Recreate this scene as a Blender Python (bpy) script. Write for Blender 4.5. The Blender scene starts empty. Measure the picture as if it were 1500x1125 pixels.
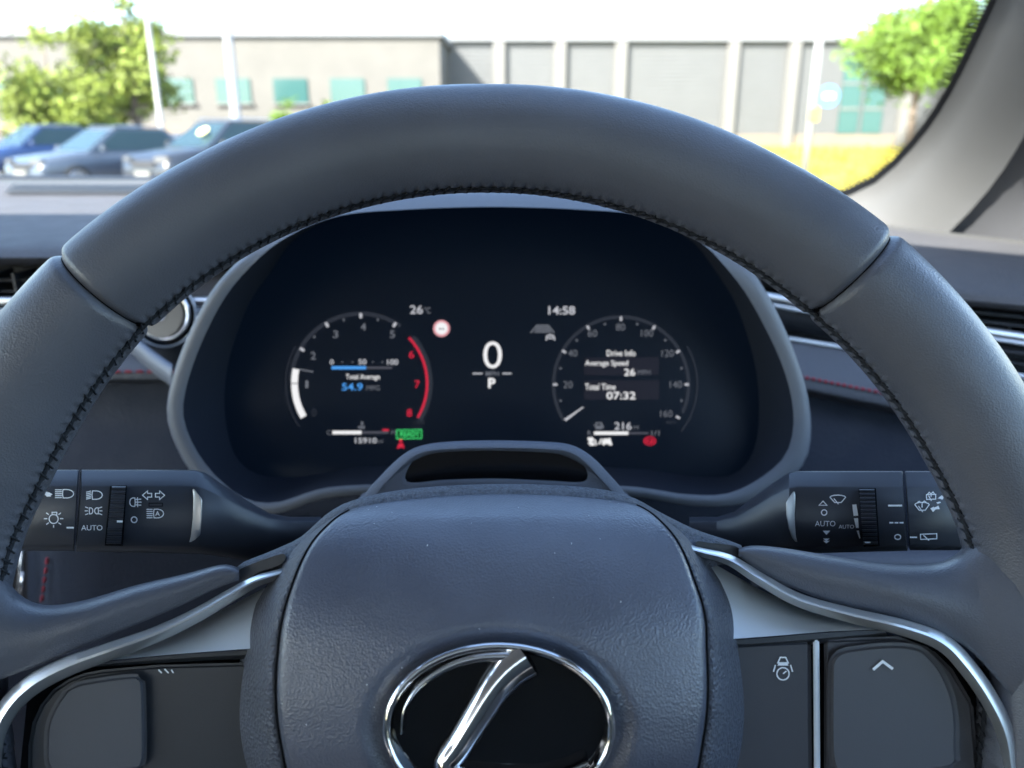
import bpy, bmesh, math, random
from mathutils import Vector, Matrix, Euler
random.seed(7)
R = math.radians
SC = bpy.context.scene
COL = SC.collection

# ------------------------------------------------------------------ camera
CAM = Vector((0, 0, 1.20)); PITCH = R(17.4); F = 1125.0
cd = bpy.data.cameras.new('camera'); cam = bpy.data.objects.new('camera', cd); COL.objects.link(cam)
cam.location = CAM; cam.rotation_euler = (R(90) - PITCH, 0, 0)
cd.sensor_width = 36; cd.lens = 27; cd.clip_start = 0.01; cd.clip_end = 3000
cd.dof.use_dof = True; cd.dof.focus_distance = 0.266; cd.dof.aperture_fstop = 10.4
SC.camera = cam

# ------------------------------------------------------------------ light
TOSUN = Vector((-0.86, -1.08, 1.0)).normalized()
w = bpy.data.worlds.new('World'); SC.world = w; w.use_nodes = True
sky = w.node_tree.nodes.new('ShaderNodeTexSky'); sky.sky_type = 'NISHITA'; sky.sun_disc = False
sky.sun_elevation = math.asin(TOSUN.z); sky.sun_rotation = math.atan2(TOSUN.x, TOSUN.y)
sky.air_density = 1.0; sky.dust_density = 1.0; sky.ozone_density = 1.4
bg = w.node_tree.nodes['Background']; bg.inputs[1].default_value = 0.15
w.node_tree.links.new(sky.outputs[0], bg.inputs[0])
sl = bpy.data.lights.new('sun', 'SUN'); sl.energy = 4.2; sl.angle = R(0.53); sl.color = (1, .95, .88)
so = bpy.data.objects.new('sun', sl); COL.objects.link(so); so.location = (0, 0, 30)
so.rotation_euler = TOSUN.to_track_quat('Z', 'Y').to_euler()
SC.view_settings.view_transform = 'Standard'; SC.view_settings.look = 'None'
SC.view_settings.exposure = 3.0; SC.view_settings.gamma = 1
SC.render.engine = 'CYCLES'; SC.cycles.use_denoising = True
SC.cycles.max_bounces = 8; SC.cycles.transparent_max_bounces = 16

# ------------------------------------------------------------------ materials
def mat(name, col, rough=.5, metal=0., spec=.5, bump=None, emit=None, es=1., sheen=0., coat=0., var=None):
    m = bpy.data.materials.new(name); m.use_nodes = True
    nt = m.node_tree; b = nt.nodes['Principled BSDF']
    b.inputs['Base Color'].default_value = (*col, 1); b.inputs['Roughness'].default_value = rough
    b.inputs['Metallic'].default_value = metal; b.inputs['Specular IOR Level'].default_value = spec
    b.inputs['Coat Weight'].default_value = coat
    if sheen:
        b.inputs['Sheen Weight'].default_value = sheen; b.inputs['Sheen Roughness'].default_value = .4
    if emit:
        b.inputs['Emission Color'].default_value = (*emit, 1); b.inputs['Emission Strength'].default_value = es
    tc = nt.nodes.new('ShaderNodeTexCoord')
    if bump:
        kind, scale, strength, dist = bump
        if kind == 'noise':
            t = nt.nodes.new('ShaderNodeTexNoise'); t.inputs['Detail'].default_value = 3; out = t.outputs[0]
        else:
            t = nt.nodes.new('ShaderNodeTexVoronoi'); t.feature = 'F1'; out = t.outputs['Distance']
        t.inputs['Scale'].default_value = scale
        nt.links.new(tc.outputs['Object'], t.inputs['Vector'])
        if kind == 'leather':                 # warped cells + soft creases, uneven hand shine
            n2 = nt.nodes.new('ShaderNodeTexNoise'); n2.inputs['Scale'].default_value = scale * .55; n2.inputs['Detail'].default_value = 2
            nt.links.new(tc.outputs['Object'], n2.inputs['Vector'])
            vm = nt.nodes.new('ShaderNodeVectorMath'); vm.operation = 'MULTIPLY_ADD'; vm.inputs[1].default_value = (1.1 / scale,) * 3
            nt.links.new(n2.outputs['Color'], vm.inputs[0]); nt.links.new(tc.outputs['Object'], vm.inputs[2]); nt.links.new(vm.outputs[0], t.inputs['Vector'])
            n3 = nt.nodes.new('ShaderNodeTexNoise'); n3.inputs['Scale'].default_value = 45; n3.inputs['Detail'].default_value = 5
            nt.links.new(tc.outputs['Object'], n3.inputs['Vector'])
            mr_ = nt.nodes.new('ShaderNodeMapRange'); mr_.inputs[1].default_value = .3; mr_.inputs[2].default_value = .7; mr_.inputs[3].default_value = rough - .07; mr_.inputs[4].default_value = rough + .07
            nt.links.new(n3.outputs[0], mr_.inputs[0]); nt.links.new(mr_.outputs[0], b.inputs['Roughness'])
            mx = nt.nodes.new('ShaderNodeMath'); mx.operation = 'MULTIPLY_ADD'; mx.inputs[1].default_value = .6
            nt.links.new(n3.outputs[0], mx.inputs[0]); nt.links.new(out, mx.inputs[2]); out = mx.outputs[0]
        bp = nt.nodes.new('ShaderNodeBump'); bp.inputs['Strength'].default_value = strength
        bp.inputs['Distance'].default_value = dist
        nt.links.new(out, bp.inputs['Height']); nt.links.new(bp.outputs[0], b.inputs['Normal'])
    if var:
        vs, amt = var
        n = nt.nodes.new('ShaderNodeTexNoise'); n.inputs['Scale'].default_value = vs; n.inputs['Detail'].default_value = 4
        nt.links.new(tc.outputs['Object'], n.inputs['Vector'])
        cr = nt.nodes.new('ShaderNodeValToRGB')
        cr.color_ramp.elements[0].position = .3; cr.color_ramp.elements[1].position = .7
        cr.color_ramp.elements[0].color = (*[c * (1 - amt) for c in col], 1)
        cr.color_ramp.elements[1].color = (*[min(1, c * (1 + amt)) for c in col], 1)
        nt.links.new(n.outputs[0], cr.inputs[0]); nt.links.new(cr.outputs[0], b.inputs['Base Color'])
    return m

def glass_mat(name, tint, glossy=.06, rough=.0):
    m = bpy.data.materials.new(name); m.use_nodes = True; nt = m.node_tree
    nt.nodes.remove(nt.nodes['Principled BSDF'])
    tr = nt.nodes.new('ShaderNodeBsdfTransparent'); tr.inputs[0].default_value = (*tint, 1)
    gl = nt.nodes.new('ShaderNodeBsdfGlossy'); gl.inputs['Roughness'].default_value = rough
    mx = nt.nodes.new('ShaderNodeMixShader'); mx.inputs[0].default_value = glossy
    nt.links.new(tr.outputs[0], mx.inputs[1]); nt.links.new(gl.outputs[0], mx.inputs[2])
    nt.links.new(mx.outputs[0], nt.nodes['Material Output'].inputs[0])
    return m

M = dict(
    rim=mat('smooth_leather', (.090, .093, .110), .40, spec=.5, bump=('leather', 1700, .25, .0004), var=(30, .08)),
    rimside=mat('grip_leather', (.086, .089, .106), .38, spec=.5, bump=('leather', 1700, .28, .0004), var=(30, .08)),
    thread=mat('black_thread', (.018, .02, .025), .75, spec=.2),
    hub=mat('hub_leather_grain', (.074, .082, .112), .36, spec=1.0, bump=('leather', 1350, .27, .0005), var=(60, .1)),
    hubside=mat('hub_flank_grain', (.072, .078, .100), .48, spec=.5, bump=('leather', 850, .7, .0008), var=(60, .1)),
    speck=mat('speckled_plastic', (.08, .09, .115), .5, spec=.5, bump=('noise', 1500, .9, .0012), var=(900, .5)),
    plast=mat('satin_black_plastic', (.026, .028, .033), .42, spec=.5, bump=('noise', 2500, .12, .0004)),
    plastd=mat('dull_black_plastic', (.016, .018, .023), .55, spec=.35, bump=('noise', 1500, .3, .0005)),
    stalk=mat('stalk_black_plastic', (.032, .036, .046), .36, spec=.5, bump=('noise', 3000, .12, .0003)),
    stalkt=mat('stalk_top_plastic', (.05, .053, .064), .42, spec=.5, bump=('noise', 3000, .12, .0003)),
    hous=mat('grained_housing', (.12, .13, .16), .5, spec=.4, bump=('noise', 1600, .5, .0007)),
    hood=mat('hood_plastic', (.06, .068, .088), .5, spec=.45, bump=('noise', 1400, .25, .0005)),
    hoodstrip=mat('hood_edge_plastic', (.14, .15, .172), .45, spec=.5, bump=('noise', 1400, .2, .0004)),
    hoodin=mat('hood_inner_plastic', (.018, .023, .036), .7, spec=.25),
    chrome=mat('satin_chrome', (.74, .74, .73), .32, metal=.85),
    satin=mat('satin_grey_trim', (.66, .70, .74), .38, metal=.15),
    btn=mat('brushed_button', (.17, .165, .16), .3, metal=.9),
    insert=mat('satin_insert', (.48, .47, .46), .4, metal=.8),
    bright=mat('polished_chrome', (.8, .8, .82), .08, metal=1.),
    gap=mat('shadow_gap', (.004, .004, .005), .8, spec=.1),
    black=mat('piano_black', (.006, .0062, .0075), .09, spec=.5),
    plate=mat('button_plate', (.05, .05, .058), .45, spec=.4, bump=('noise', 2500, .15, .0003)),
    button=mat('button_cap', (.075, .076, .085), .5, spec=.4, bump=('noise', 2500, .15, .0003)),
    print=mat('white_print', (.82, .84, .86), .6, spec=.2),
    dash=mat('dash_soft_grain', (.072, .071, .076), .7, spec=.2, bump=('leather', 420, .5, .0012), var=(25, .06)),
    dashpad=mat('dash_pad_leather', (.085, .09, .105), .5, spec=.4, bump=('leather', 500, .35, .001)),
    knee=mat('knee_panel', (.011, .016, .029), .6, spec=.3, bump=('leather', 500, .3, .0008)),
    vent=mat('vent_black', (.012, .013, .016), .5, spec=.4),
    red=mat('red_thread', (.30, .035, .05), .7, spec=.2),
    pillar=mat('pillar_trim_grey', (.066, .065, .064), .6, spec=.3, bump=('noise', 900, .2, .0006), var=(12, .05)),
    frit=mat('black_frit', (.01, .011, .013), .4, spec=.4),
    grille=mat('defrost_grille', (.075, .074, .072), .6, spec=.3),
    sealgrey=mat('door_seal_grey', (.09, .09, .097), .7, spec=.2),
    headl=mat('headliner_cloth', (.68, .68, .67), .9, spec=.1),
    trimdark=mat('cabin_dark_trim', (.05, .052, .058), .6, spec=.3),
    lightdoor=mat('door_trim_pale', (.16, .16, .165), .7, spec=.3), seat=mat('seat_leather', (.12, .12, .12), .5, spec=.4),
    glass=glass_mat('windscreen_glass', (.80, .83, .82), .03),
    pglass=glass_mat('privacy_glass', (.28, .3, .3), .05),
    sglass=glass_mat('side_glass', (.8, .85, .84), .05),
)
def lit(name, c, s): return mat(name, (.0, .0, .0), .3, emit=c, es=s, spec=.2)
EM = dict(white=lit('lcd_white', (.95, .95, .97), .12), soft=lit('lcd_soft_white', (.8, .82, .9), .085),
          dim=lit('lcd_grey', (.55, .6, .72), .034), faint=lit('lcd_faint', (.35, .42, .6), .0095),
          red=lit('lcd_red', (.9, .03, .08), .09), blue=lit('lcd_blue', (.08, .36, .9), .12),
          green=lit('lcd_green', (.02, .5, .1), .02), greenb=lit('lcd_bright_green', (.08, .9, .25), .10),
          pink=lit('lcd_pink', (.95, .45, .5), .10), box=lit('lcd_panel', (.3, .33, .55), .006),
          dark=lit('lcd_dark', (.2, .0, .02), .01), bar=lit('lcd_bar_grey', (.4, .42, .55), .022))
M['lcd'] = mat('lcd_glass', (.0035, .005, .009), .30, spec=.3, emit=(.06, .22, .6), es=.0013)

# ------------------------------------------------------------------ helpers
def tag(o, label=None, cat=None, group=None, kind=None):
    if label: o['label'] = label
    if cat: o['category'] = cat
    if group: o['group'] = group
    if kind: o['kind'] = kind
    return o
def empty(name, label, cat, loc=(0, 0, 0), rot=(0, 0, 0), group=None):
    o = bpy.data.objects.new(name, None); COL.objects.link(o); o.empty_display_size = .05
    o.location = loc; o.rotation_euler = rot
    return tag(o, label, cat, group)
def obj(name, me, m=None, parent=None):
    o = bpy.data.objects.new(name, me); COL.objects.link(o)
    if m and not me.materials: me.materials.append(m)
    if parent: o.parent = parent
    return o
def mesh(name, V, Fc, m, parent=None, smooth=True, fix=True):
    me = bpy.data.meshes.new(name); me.from_pydata([tuple(v) for v in V], [], Fc); me.update()
    if fix:
        bm = bmesh.new(); bm.from_mesh(me)
        bmesh.ops.recalc_face_normals(bm, faces=bm.faces); bm.to_mesh(me); bm.free()
    if smooth:
        for p in me.polygons: p.use_smooth = True
    return obj(name, me, m, parent)
def sharp(o, ang=35):
    me = o.data
    bm = bmesh.new(); bm.from_mesh(me)
    for e in bm.edges:
        if len(e.link_faces) == 2 and e.calc_face_angle(0) > R(ang): e.smooth = False
    bm.to_mesh(me); bm.free(); return o
class MB:                                   # collects simple solids for one mesh
    def __init__(s): s.V = []; s.F = []
    def add(s, V, Fc):
        n = len(s.V); s.V += [Vector(v) for v in V]; s.F += [[i + n for i in f] for f in Fc]; return s
    def box(s, c, d, rot=None):
        c = Vector(c); V = []
        for x in (-.5, .5):
            for y in (-.5, .5):
                for z in (-.5, .5):
                    v = Vector((x * d[0], y * d[1], z * d[2]))
                    if rot: v = rot @ v
                    V.append(c + v)
        return s.add(V, [[0, 1, 3, 2], [4, 6, 7, 5], [0, 4, 5, 1], [2, 3, 7, 6], [0, 2, 6, 4], [1, 5, 7, 3]])
    def tube(s, path, r, n=10, caps=True):
        path = [Vector(p) for p in path]; k = len(path)
        rr = r if isinstance(r, (list, tuple)) else [r] * k
        V = []; ref = Vector((.13, .31, .94)).normalized()
        for i, p in enumerate(path):
            t = (path[min(i + 1, k - 1)] - path[max(i - 1, 0)]).normalized()
            if abs(t.dot(ref)) > .95: a = t.cross(Vector((1, 0, 0))).normalized()
            else: a = t.cross(ref).normalized()
            b = t.cross(a)
            for j in range(n):
                q = 2 * math.pi * j / n; V.append(p + (a * math.cos(q) + b * math.sin(q)) * rr[i])
        Fc = [[i * n + j, i * n + (j + 1) % n, (i + 1) * n + (j + 1) % n, (i + 1) * n + j] for i in range(k - 1) for j in range(n)]
        if caps: Fc += [list(range(n)), list(range((k - 1) * n, k * n))]
        return s.add(V, Fc)
    def prism(s, poly, z0, z1):
        n = len(poly); V = [(x, y, z0) for x, y in poly] + [(x, y, z1) for x, y in poly]
        return s.add(V, [list(range(n)), list(range(n, 2 * n))] + [[i, (i + 1) % n, n + (i + 1) % n, n + i] for i in range(n)])
    def build(s, name, m, parent=None, smooth=False, bevel=0, seg=2):
        o = mesh(name, s.V, s.F, m, parent, smooth)
        if bevel:
            bm = bmesh.new(); bm.from_mesh(o.data)
            ed = [e for e in bm.edges if len(e.link_faces) == 2 and e.calc_face_angle(0) > R(25)]
            bmesh.ops.bevel(bm, geom=ed, offset=bevel, segments=seg, affect='EDGES', clamp_overlap=True)
            for f in bm.faces: f.smooth = True
            bm.to_mesh(o.data); bm.free(); sharp(o, 40)
        return o
def cr(pts, n, closed=False):               # Catmull-Rom resampled evenly
    P_ = [Vector(p) for p in pts]; k = len(P_); out = []
    segs = k if closed else k - 1
    for i in range(segs):
        if closed: a, b, c, d = P_[i - 1], P_[i], P_[(i + 1) % k], P_[(i + 2) % k]
        else: a, b, c, d = P_[max(i - 1, 0)], P_[i], P_[i + 1], P_[min(i + 2, k - 1)]
        for j in range(12):
            t = j / 12
            out.append(.5 * ((2 * b) + (c - a) * t + (2 * a - 5 * b + 4 * c - d) * t * t + (3 * b - a - 3 * c + d) * t ** 3))
    out.append(P_[0].copy() if closed else P_[-1].copy())
    L = [0]
    for i in range(1, len(out)): L.append(L[-1] + (out[i] - out[i - 1]).length)
    m = n if closed else n - 1; res = []; j = 0
    for i in range(n):
        s = L[-1] * i / m
        while j < len(L) - 2 and L[j + 1] < s: j += 1
        f = (s - L[j]) / max(1e-12, L[j + 1] - L[j]); res.append(out[j].lerp(out[j + 1], max(0, min(1, f))))
    return res
def grid(rows, closed=False):
    n = len(rows[0]); V = [v for r in rows for v in r]; Fc = []
    for i in range(len(rows) - 1):
        for j in range(n if closed else n - 1):
            Fc.append([i * n + j, i * n + (j + 1) % n, (i + 1) * n + (j + 1) % n, (i + 1) * n + j])
    return V, Fc
def lerp(a, b, t): return a + (b - a) * t
def sm(t): t = max(0, min(1, t)); return t * t * (3 - 2 * t)
def interp(tab, x):
    if x <= tab[0][0]: return tab[0][1]
    for (a, b), (c, d) in zip(tab, tab[1:]):
        if x <= c: return b + (d - b) * (x - a) / (c - a)
    return tab[-1][1]

# sight rays of the photograph: used to measure real positions at real distances
RGT = Vector((1, 0, 0)); UPV = Vector((0, math.sin(PITCH), math.cos(PITCH))); FWD = Vector((0, math.cos(PITCH), -math.sin(PITCH)))
def ray(px, py): return RGT * ((px - 750) / F) + UPV * ((562.5 - py) / F) + FWD
def P(px, py, d): return CAM + ray(px, py) * d
def H(px, py, Y): r = ray(px, py); return CAM + r * (Y / r.y)
class Frame:
    def __init__(s, o, th):
        s.o = o; s.X = Vector((1, 0, 0)); s.U = Vector((0, math.sin(th), math.cos(th))); s.N = Vector((0, -math.cos(th), math.sin(th)))
        s.rot = (R(90) - th, 0, 0)
    def pt(s, px, py, z=0.):
        r = ray(px, py); t = (z - (CAM - s.o).dot(s.N)) / r.dot(s.N); q = CAM + r * t - s.o
        return Vector((q.dot(s.X), q.dot(s.U), z))
    def thing(s, name, label, cat, group=None): return empty(name, label, cat, s.o, s.rot, group)

TH = R(20.6)
WF = Frame(P(713, 980, .240), TH)

# ================================================================== THE PLACE OUTSIDE
asph = mat('asphalt', (.12, .12, .118), .9, spec=.2, bump=('noise', 40, .4, .02), var=(1.5, .2))
def sheet(name, pts, m, z, kind='structure'):
    o = mesh(name, [(x, y, z) for x, y in pts], [list(range(len(pts)))], m, smooth=False); return tag(o, kind=kind)
sheet('ground', [(-600, -600), (600, -600), (600, 900), (-600, 900)], asph, 0)
grassm = mat('verge_grass_soil', (.20, .17, .03), .95, spec=.1, var=(2, .3))
go = mesh('grass_verge', [(3.4, 13, .004), (45, 13, .004), (45, 13.02, .12), (3.4, 13.02, .12), (45, 47, .9), (1.5, 47, .9), (45, 80, 1.0), (-20, 80, 1.0)], [[0, 1, 2, 3], [3, 2, 4, 5], [5, 4, 6, 7]], grassm, smooth=False); tag(go, kind='structure')
kerbm = mat('kerb_concrete', (.42, .41, .38), .9, var=(6, .15))
k = MB()
for i in range(38): k.box((3.1 + i * 1.0, 12.85, .062), (.985, .18, .124))
ko = k.build('kerb', kerbm, bevel=.015); tag(ko, kind='structure')
# grass blades on the verge
bl = []; blf = []
for i in range(16000):
    y = 13.1 + (random.random() ** 1.5) * 33; x = 3.5 + random.random() * (y * .62); hgt = .10 + random.random() * .28
    a = random.random() * 6.28; wd = .02 + .02 * random.random() + y * .001; lx, ly = random.uniform(-.08, .08), random.uniform(-.08, .08)
    n = len(bl); c, s_ = math.cos(a) * wd, math.sin(a) * wd
    zg = .11 + (y - 13) / 34 * .78; bl += [(x - c, y - s_, zg), (x + c, y + s_, zg), (x + lx, y + ly, zg + hgt)]; blf.append([n, n + 1, n + 2])
blade = mat('dry_grass_blades', (.34, .29, .045), .8, spec=.15, var=(.8, .45))
go = mesh('grass', bl, blf, blade, smooth=False, fix=False); tag(go, 'long yellowed grass growing on the verge', 'grass', kind='stuff')

# --- buildings
wallw = mat('pale_render', (.10, .094, .083), .85, var=(.6, .08)); clad = mat('grey_cladding', (.098, .099, .098), .6, var=(.8, .05))
colm = mat('white_column_paint', (.125, .12, .11), .7); darkglass = mat('green_dark_glass', (.03, .08, .075), .15, spec=.5)
roofm = mat('roof_edge_grey', (.16, .165, .17), .6); tan = mat('tan_render', (.15, .12, .088), .85, var=(.5, .08))
b = empty('warehouse', 'long pale grey warehouse with horizontal cladding and white columns behind verge', 'building', (16, 52, .85))
MB().box((0, 2, 3.2), (46, 4, 6.4)).build('wall', clad, b)
MB().box((0, -.06, .45), (46.06, .12, .9)).build('plinth', tan, b)
MB().box((0, 1.9, 6.55), (46.6, 4.6, .3)).build('roof_edge', roofm, b)
cb = MB().box((0, -.02, 0), (45.9, .05, .045)).build('cladding_board', clad, b); cb.location.z = 1.05
for i in range(1, 22):
    c2 = cb.copy(); COL.objects.link(c2); c2.location.z = 1.05 + i * .245
cc = None
for x in (-20.6, -16.8, -13.0, -9.2, -2.2, 1.6, 9, 13, 17, 21):
    if cc is None: cc = MB().box((0, -.2, 3.2), (.75, .4, 6.3)).build('column', colm, b, bevel=.03)
    else: cc = cc.copy(); COL.objects.link(cc)
    cc.location.x = x
for x, z0, hh in ((5.5, .95, 4.6), (7.0, .95, 4.6)):
    wn = MB().box((x, -.05, z0 + hh / 2), (1.25, .14, hh)).build('window', darkglass, b)
    for z in (z0 + 1.5, z0 + 3.0): MB().box((x, -.14, z), (1.25, .06, .12)).build('glazing_bar', colm, wn)
b = empty('office_block', 'beige office block with flat roof behind the parked cars', 'building', (-17, 46, 0))
MB().box((0, 3, 3.4), (26, 6, 6.8)).build('wall', wallw, b)
MB().box((0, 3, 6.95), (26.5, 6.5, .3)).build('roof_edge', roofm, b)
for i in range(8):
    wn = MB().box((-11.4 + i * 3.2, -.04, 4.0), (1.9, .1, 1.3)).build('window', darkglass, b)
    MB().box((-11.4 + i * 3.2, -.12, 3.3), (2.1, .2, .1)).build('sill', colm, wn)
MB().box((0, -.05, 2.0), (26.05, .1, .5)).build('band', tan, b)
b = empty('white_shed', 'bright white industrial shed with a grey roller door', 'building', (0.2, 66, 0))
MB().box((-4, 4, 2.6), (20, 8, 5.2)).build('wall', mat('white_sheet_wall', (.155, .152, .145), .7), b)
MB().box((-4, 4, 5.4), (20.5, 8.5, .4)).build('roof_edge', colm, b)
MB().box((-8.5, -.06, 1.9), (3.6, .12, 3.8)).build('roller_door', roofm, b)

# --- trees
bark = mat('bark', (.13, .10, .075), .9, bump=('noise', 12, .8, .03), var=(5, .3))
leafm = mat('spring_leaves', (.16, .20, .03), .55, spec=.3, var=(1.2, .5)); leafg = mat('green_leaves', (.10, .17, .02), .55, spec=.3, var=(1.2, .5))
def tree(label, x, y, h, r, n, lm, trunk=.16, base=.35):
    t = empty('tree', label, 'tree', (x, y, .7 if x > 3 else 0), (0, 0, random.random() * 6))
    mb = MB(); mb.tube([(0, 0, -.1), (.03, .02, h * .3), (-.04, .05, h * .6), (0, 0, h * .85)], [trunk, trunk * .8, trunk * .5, trunk * .12], 9)
    tips = []
    for i in range(11):
        a = i * 2.4 + random.random(); z = h * (base + .45 * i / 11); L = r * random.uniform(.55, .95)
        e = Vector((math.cos(a) * L, math.sin(a) * L, z + L * .45)); mid = Vector((math.cos(a) * L * .5, math.sin(a) * L * .5, z + L * .12))
        mb.tube([(0, 0, z), mid, e], [trunk * .4, trunk * .25, trunk * .05], 6); tips += [e, mid.lerp(e, .5), (mid + Vector((0, 0, h * .08)))]
    tips.append(Vector((0, 0, h * .9))); mb.build('trunk', bark, t, smooth=True)
    V = []; Fc = []
    for i in range(n):
        c = random.choice(tips); d = Vector((random.gauss(0, 1), random.gauss(0, 1), random.gauss(0, .8))) * r * .19
        p = c + d; s = random.uniform(.06, .13) * (1 + h * .06)
        q = Euler((random.random() * 6, random.random() * 6, random.random() * 6)).to_matrix()
        k_ = len(V); V += [p + q @ Vector(v) for v in ((0, -s, 0), (s * .5, 0, s * .15), (0, s, 0), (-s * .5, 0, s * .15))]; Fc.append([k_, k_ + 1, k_ + 2, k_ + 3])
    mesh('crown', V, Fc, lm, t, smooth=False, fix=False)
def gx(px, Y): r = ray(px, 190); return r.x / r.y * Y
tree('leafy yellow-green tree behind the dark parked car', gx(85, 31), 31, 5.6, 1.8, 5200, leafm, .13, .12)
tree('bushy pale green tree standing between two lamp posts', gx(130, 34), 34, 3.8, 1.7, 4200, leafm, .15, .1)
tree('tall thin tree with bare reddish trunk behind the parked cars', gx(203, 33), 33, 7.2, 2.0, 5200, leafm, .22, .28)
tree('small young tree in front of the white shed', gx(425, 44), 44, 3.6, .9, 2200, leafg, .08, .2)
tree('small round tree beside the white shed wall', gx(482, 46), 46, 3.7, .9, 2200, leafg, .08, .2)
tree('dense bright green tree on the verge by the warehouse', gx(1335, 36), 36, 6.2, 2.7, 12000, leafg, .2, .42)

# --- lamp posts and sign
postm = mat('galvanised_post', (.20, .20, .195), .5, metal=.2)
def lamp(label, px, Y, h, r):
    t = empty('lamp_post', label, 'lamp post', (gx(px, Y), Y, 0))
    MB().tube([(0, 0, 0), (0, 0, .9), (0, 0, .95), (0, 0, h)], [r * 1.5, r * 1.5, r, r * .7], 12).build('pole', postm, t, smooth=True)
    MB().tube([(0, 0, h - .05), (.1, -.1, h + .15), (.5, -.4, h + .25)], r * .5, 8).build('arm', postm, t, smooth=True)
    MB().box((.75, -.6, h + .25), (.6, .3, .1), Euler((0, 0, -.67)).to_matrix()).build('lamp_head', roofm, t, bevel=.03)
lamp('slim pale lamp post rising behind the dark SUV roof', 237, 24.5, 7.5, .085)
lamp('thick white lamp post beside the grey end car', 348, 27, 8, .17)
t = empty('sign_post', 'white post with a round blue sign standing in the grass verge', 'sign', (gx(1186, 19), 19, .22))
MB().tube([(0, 0, 0), (0, 0, 3.6)], .085, 12).build('post', mat('white_post', (.22, .215, .20), .6), t, smooth=True)
MB().tube([(.30, -.14, 2.02), (.30, -.12, 2.02)], .24, 28).build('sign_disc', mat('blue_sign', (.08, .28, .62), .4), t)
MB().box((.30, -.155, 2.02), (.24, .008, .1)).build('sign_symbol', mat('sign_white', (.8, .8, .8), .4), t)
MB().box((.02, -.11, 1.62), (.22, .04, .3)).build('notice_plate', mat('yellow_plate', (.75, .45, .06), .5), t, bevel=.01)

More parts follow.
